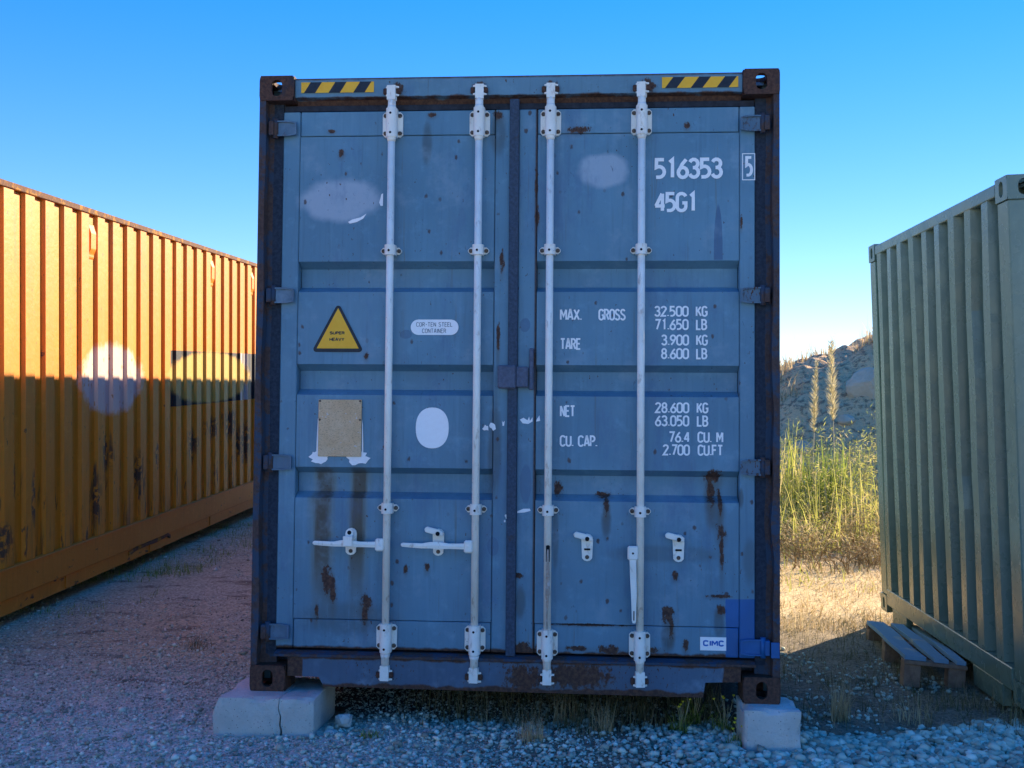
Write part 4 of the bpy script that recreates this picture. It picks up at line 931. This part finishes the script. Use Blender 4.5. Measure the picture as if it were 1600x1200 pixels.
# bushy weeds, each its own plant
def bush(name, c, h, r, n, mat, label, cat='weed', group=None):
    z = float(gz(c[0], c[1])); t = thing(name, label, cat, (c[0], c[1], z), group=group)
    m = MB(); tips = []
    for i in range(26):
        a = random.uniform(0, 6.28); q = r*math.sqrt(random.random()); p0 = Vector((q*.35*math.cos(a), q*.35*math.sin(a), -.03)); p2 = Vector((q*math.cos(a), q*math.sin(a), h*random.uniform(.5, 1)*(1-.35*(q/r)**2)))
        p1 = (p0+p2)/2+Vector((random.uniform(-.06, .06), random.uniform(-.06, .06), .05))
        m.cyl(p0, p1, .006, .005, 4, caps=False); m.cyl(p1, p2, .005, .002, 4, caps=False); tips += [(p0, p1), (p1, p2), (p1, p2)]
    m.build('stem', stem_mat, t)
    V = []; rv = []
    for i in range(int(n*.62)):
        p, q = random.choice(tips); b = p.lerp(q, random.random())+Vector((random.gauss(0, .05), random.gauss(0, .05), random.gauss(0, .04)))
        d = Vector((random.gauss(0, 1), random.gauss(0, 1), random.gauss(.35, .8))).normalized(); s = d.orthogonal().normalized(); s.rotate(Matrix.Rotation(random.uniform(0, 6.28), 3, d))
        L = random.uniform(.03, .10); wdt = .0045
        V += [b-s*wdt*.4, b+d*L*.5+s*wdt, b+d*L, b+d*L*.5-s*wdt]; rv += [random.random()]*4
    V = np.array([v[:] for v in V]); F = np.arange(len(V)).reshape(-1, 4)
    raw('leaves', V, F, mat, t, rnd=np.array(rv)); return t
bs = [((2.55, 6.3), .45, .40, 1000, dry_mat, 'dry straw coloured bush nearest the blue container'), ((3.15, 6.0), .38, .35, 900, dry_mat, 'low dry bush in the middle of the sunlit strip'), ((3.25, 7.1), .60, .45, 1200, dry_mat, 'dry bush just before the green weeds'),
      ((2.95, 7.9), .70, .45, 1300, weed_mat, 'weed bush in front of the shorter reed'), ((3.65, 8.0), .75, .45, 1300, weed_mat, 'weed bush in front of the tallest bush'), ((3.6, 9.7), 1.55, .5, 1900, weed_mat, 'pale weed bush behind the taller reed'), ((2.6, 9.4), 1.45, .45, 1800, weed_mat, 'weed bush half hidden behind the blue container edge'),
      ((2.75, 8.6), 1.15, .45, 1900, weed_mat, 'yellow green weed bush next to the blue container edge'), ((3.30, 8.3), 1.0, .5, 1900, weed_mat, 'yellow green weed bush in the middle of the gap'),
      ((3.85, 8.8), 1.3, .5, 1900, weed_mat, 'tallest weed bush against the green container'), ((3.1, 9.6), 1.5, .5, 1900, green_grass_mat, 'greener weed bush behind the middle bush'),
      ((2.65, 7.2), .45, .4, 900, weed_mat, 'low weed clump at the front of the sunlit patch'), ((3.5, 6.6), .40, .45, 900, weed_mat, 'low weed clump beside the far corner of the green container'), ((4.25, 10.0), 1.6, .55, 1900, weed_mat, 'weed bush farthest right under the mound')]
for c, h, r, n, mt, lb in bs: bush('weed_bush', c, h, r, n, mt, lb, group='sunlit weeds before the mound')
# tangled dry twigs
m = MB()
for i in range(420):
    x0 = random.uniform(2.0, 4.3); y0 = random.uniform(5.2, 8.5); z0 = float(gz(x0, y0)); p = Vector((x0, y0, z0-.02)); d = Vector((random.gauss(0, .5), random.gauss(0, .4), 1)).normalized()
    for k in range(4):
        q = p+d*random.uniform(.08, .17); m.cyl(p, q, .0055-.001*k, .0045-.001*k, 3, caps=False); p = q; d = (d+Vector((random.gauss(0, .6), random.gauss(0, .5), random.gauss(-.25, .35)))).normalized()
tag(m.build('dry_twigs', dry_mat, norm=True), 'tangle of pale dry twigs at the foot of the weeds', 'twigs', kind='stuff')
# two plumed reeds
def reed(c, h, lean, label, pl):
    z = float(gz(c[0], c[1])); t = thing('plumed_reed', label, 'reed', (c[0], c[1], z), group='plumed reeds before the mound')
    m = MB(); top = Vector((lean, 0, h*.58)); m.cyl((0, 0, -.03), top, .010, .006, 6); tip = Vector((lean*1.7, 0, h)); m.cyl(top, tip, .006, .002, 5); m.build('stem', stem_mat, t)
    V = []; rv = []
    for i in range(330):
        s = random.random(); p = top.lerp(tip, s); a = random.uniform(0, 6.28); L = pl*1.15*(1-s*.6)*random.uniform(.4, 1)*(.55+.45*math.sin(min(s*4, 1.57)))
        d = Vector((math.cos(a)*.75, math.sin(a)*.75, .8)).normalized(); q = p+d*L; w_ = Vector((-math.sin(a), math.cos(a), 0))*.007
        V += [p, (p+q)/2+w_, q, (p+q)/2-w_]; rv += [random.random()]*4
    raw('plume', np.array([v[:] for v in V]), np.arange(len(V)).reshape(-1, 4), plume_mat, t, rnd=np.array(rv))
    xy_ = clump(130, 0, 0, .16); b = blades('leaves', xy_, rng.uniform(.2, .55, 130)*h, green_grass_mat, None, width=.028, lean=.28, parent=t, base=np.full(130, -.03), seg=4)
reed((3.10, 8.75), 2.10, .05, 'shorter plumed reed left of its taller neighbour', .16); reed((3.46, 8.95), 2.36, -.03, 'taller plumed reed in the gap before the mound', .22)
xy = scatter(1700, 2.3, 4.8, 6.6, 10.2, lambda x, y: .25+.75*(vnoise(x, y, 2.3, 44) > .5)); blades('tall_weeds', xy, rng.gamma(5, .11, len(xy)).clip(.12, 1.15), weed_mat, 'loose upright yellow green stalks among the weed bushes', 'weeds', width=.013, lean=.55, seg=3, rb=.72)
xy = clump(170, 2.74, 8.7, .3); blades('tall_grass', xy, rng.uniform(.4, 1.45, 170), weed_mat, 'tall green grass blades beside the reeds', width=.022, lean=.3, seg=4)
# crest vegetation and boulders on the mound
xy = scatter(3000, 3, 9, 16.0, 19.5, lambda x, y: (vnoise(x, y, .9, 51) > .52)*1.0); blades('crest_grass', xy, rng.gamma(3, .08, len(xy)).clip(.06, .9), dry_mat, 'scrubby dry grass along the crest of the mound', width=.022, lean=.45, zf=hill_z, seg=3)
def boulder(c, r, lb, s): lump('boulder', (c[0], c[1], float(hill_z(*c))+r[2]*.25), r, rock_mat, lb, 'boulder', s, 3)
boulder((5.55, 15.6), (.42, .4, .36), 'tan boulder half way up the mound', 21); boulder((6.30, 16.9), (.38, .4, .26), 'boulder on the crest of the mound against the green container', 22); boulder((4.5, 13.6), (.22, .2, .15), 'small rock at the foot of the mound', 23)

boulder((4.15, 14.6), (.20, .2, .15), 'rock low on the left side of the mound', 97)
boulder((5.0, 15.0), (.16, .16, .12), 'smallest rock below the tan boulder', 98)
boulder((5.9, 15.0), (.26, .24, .2), 'rock right of the tan boulder by the green container', 99)
# single tufts that stand out
def tuft(c, h, n, r, mat, label, lean=.35, width=.004):
    z = float(gz(*c)); t = thing('grass_tuft', label, 'grass tuft', (c[0], c[1], z))
    blades('blades', clump(n, 0, 0, r), rng.uniform(.35, 1, n)*h, mat, None, width=width, lean=lean, parent=t, base=np.full(n, -.01))
tuft((1.60, .52), .26, 120, .05, dry_mat, 'upright straw tuft just right of the right concrete block'); tuft((.10, -.12), .15, 110, .06, dry_mat, 'straw tuft at the bottom centre of the gravel')
tuft((.42, .10), .17, 90, .05, dry_mat, 'straw tuft under the sill below the third locking bar'); tuft((.24, .22), .20, 60, .06, dry_mat, 'thin straw stalks under the sill left of the third locking bar', .3)
tuft((-.62, -.12), .06, 110, .05, green_grass_mat, 'small green tuft in the gravel right of the cracked block', .7); tuft((-2.05, 1.55), .13, 70, .10, shade_grass_mat, 'dark dead tuft beside the blue container left post', .8)
tuft((-3.15, 4.0), .11, 260, .26, green_grass_mat, 'green tuft in the lane near the yellow container rail', .8); tuft((-2.85, 5.6), .12, 300, .35, green_grass_mat, 'green tuft farthest up the lane', .8)
tuft((1.95, .55), .20, 60, .10, dry_mat, 'loose dry stalks between the straw tuft and the pallet', .7); tuft((2.52, .42), .34, 90, .16, shade_grass_mat, 'tall mixed tuft at the near foot of the green container', .45)
# yellow-flowered weeds by the right block
for i, (c, h, lb) in enumerate((((.86, .30), .26, 'yellow flowered weed below the right end of the sill'), ((.98, .16), .20, 'yellow flowered weed touching the right concrete block'), ((.78, .16), .17, 'small yellow flowered weed left of its neighbours'), ((1.02, -.02), .12, 'lowest yellow flowered weed before the right block'))):
    z = float(gz(*c)); t = thing('flowering_weed', lb, 'weed', (c[0], c[1], z), group='yellow flowered weeds by the right block'); m = MB(); hd_ = []
    for k in range(6):
        a = random.uniform(0, 6.28); q = Vector((math.cos(a)*h*.35*random.random(), math.sin(a)*h*.3*random.random(), h*random.uniform(.6, 1))); mid_ = q*.5+Vector((.01, 0, .01))
        m.cyl((0, 0, -.01), mid_, .0016, .0014, 4, caps=False); m.cyl(mid_, q, .0014, .001, 4, caps=False); hd_.append(q)
    m.build('stem', stem_mat, t); blades('leaves', clump(60, 0, 0, .05), rng.uniform(.3, .7, 60)*h, green_grass_mat, None, width=.006, lean=.6, parent=t, base=np.full(60, -.01))
    for q in hd_[:4]:
        f = MB(); f.cyl(q-Vector((0, 0, .003)), q+Vector((0, 0, .004)), .0035, .0075, 8); f.build('flower', flower_mat, t)
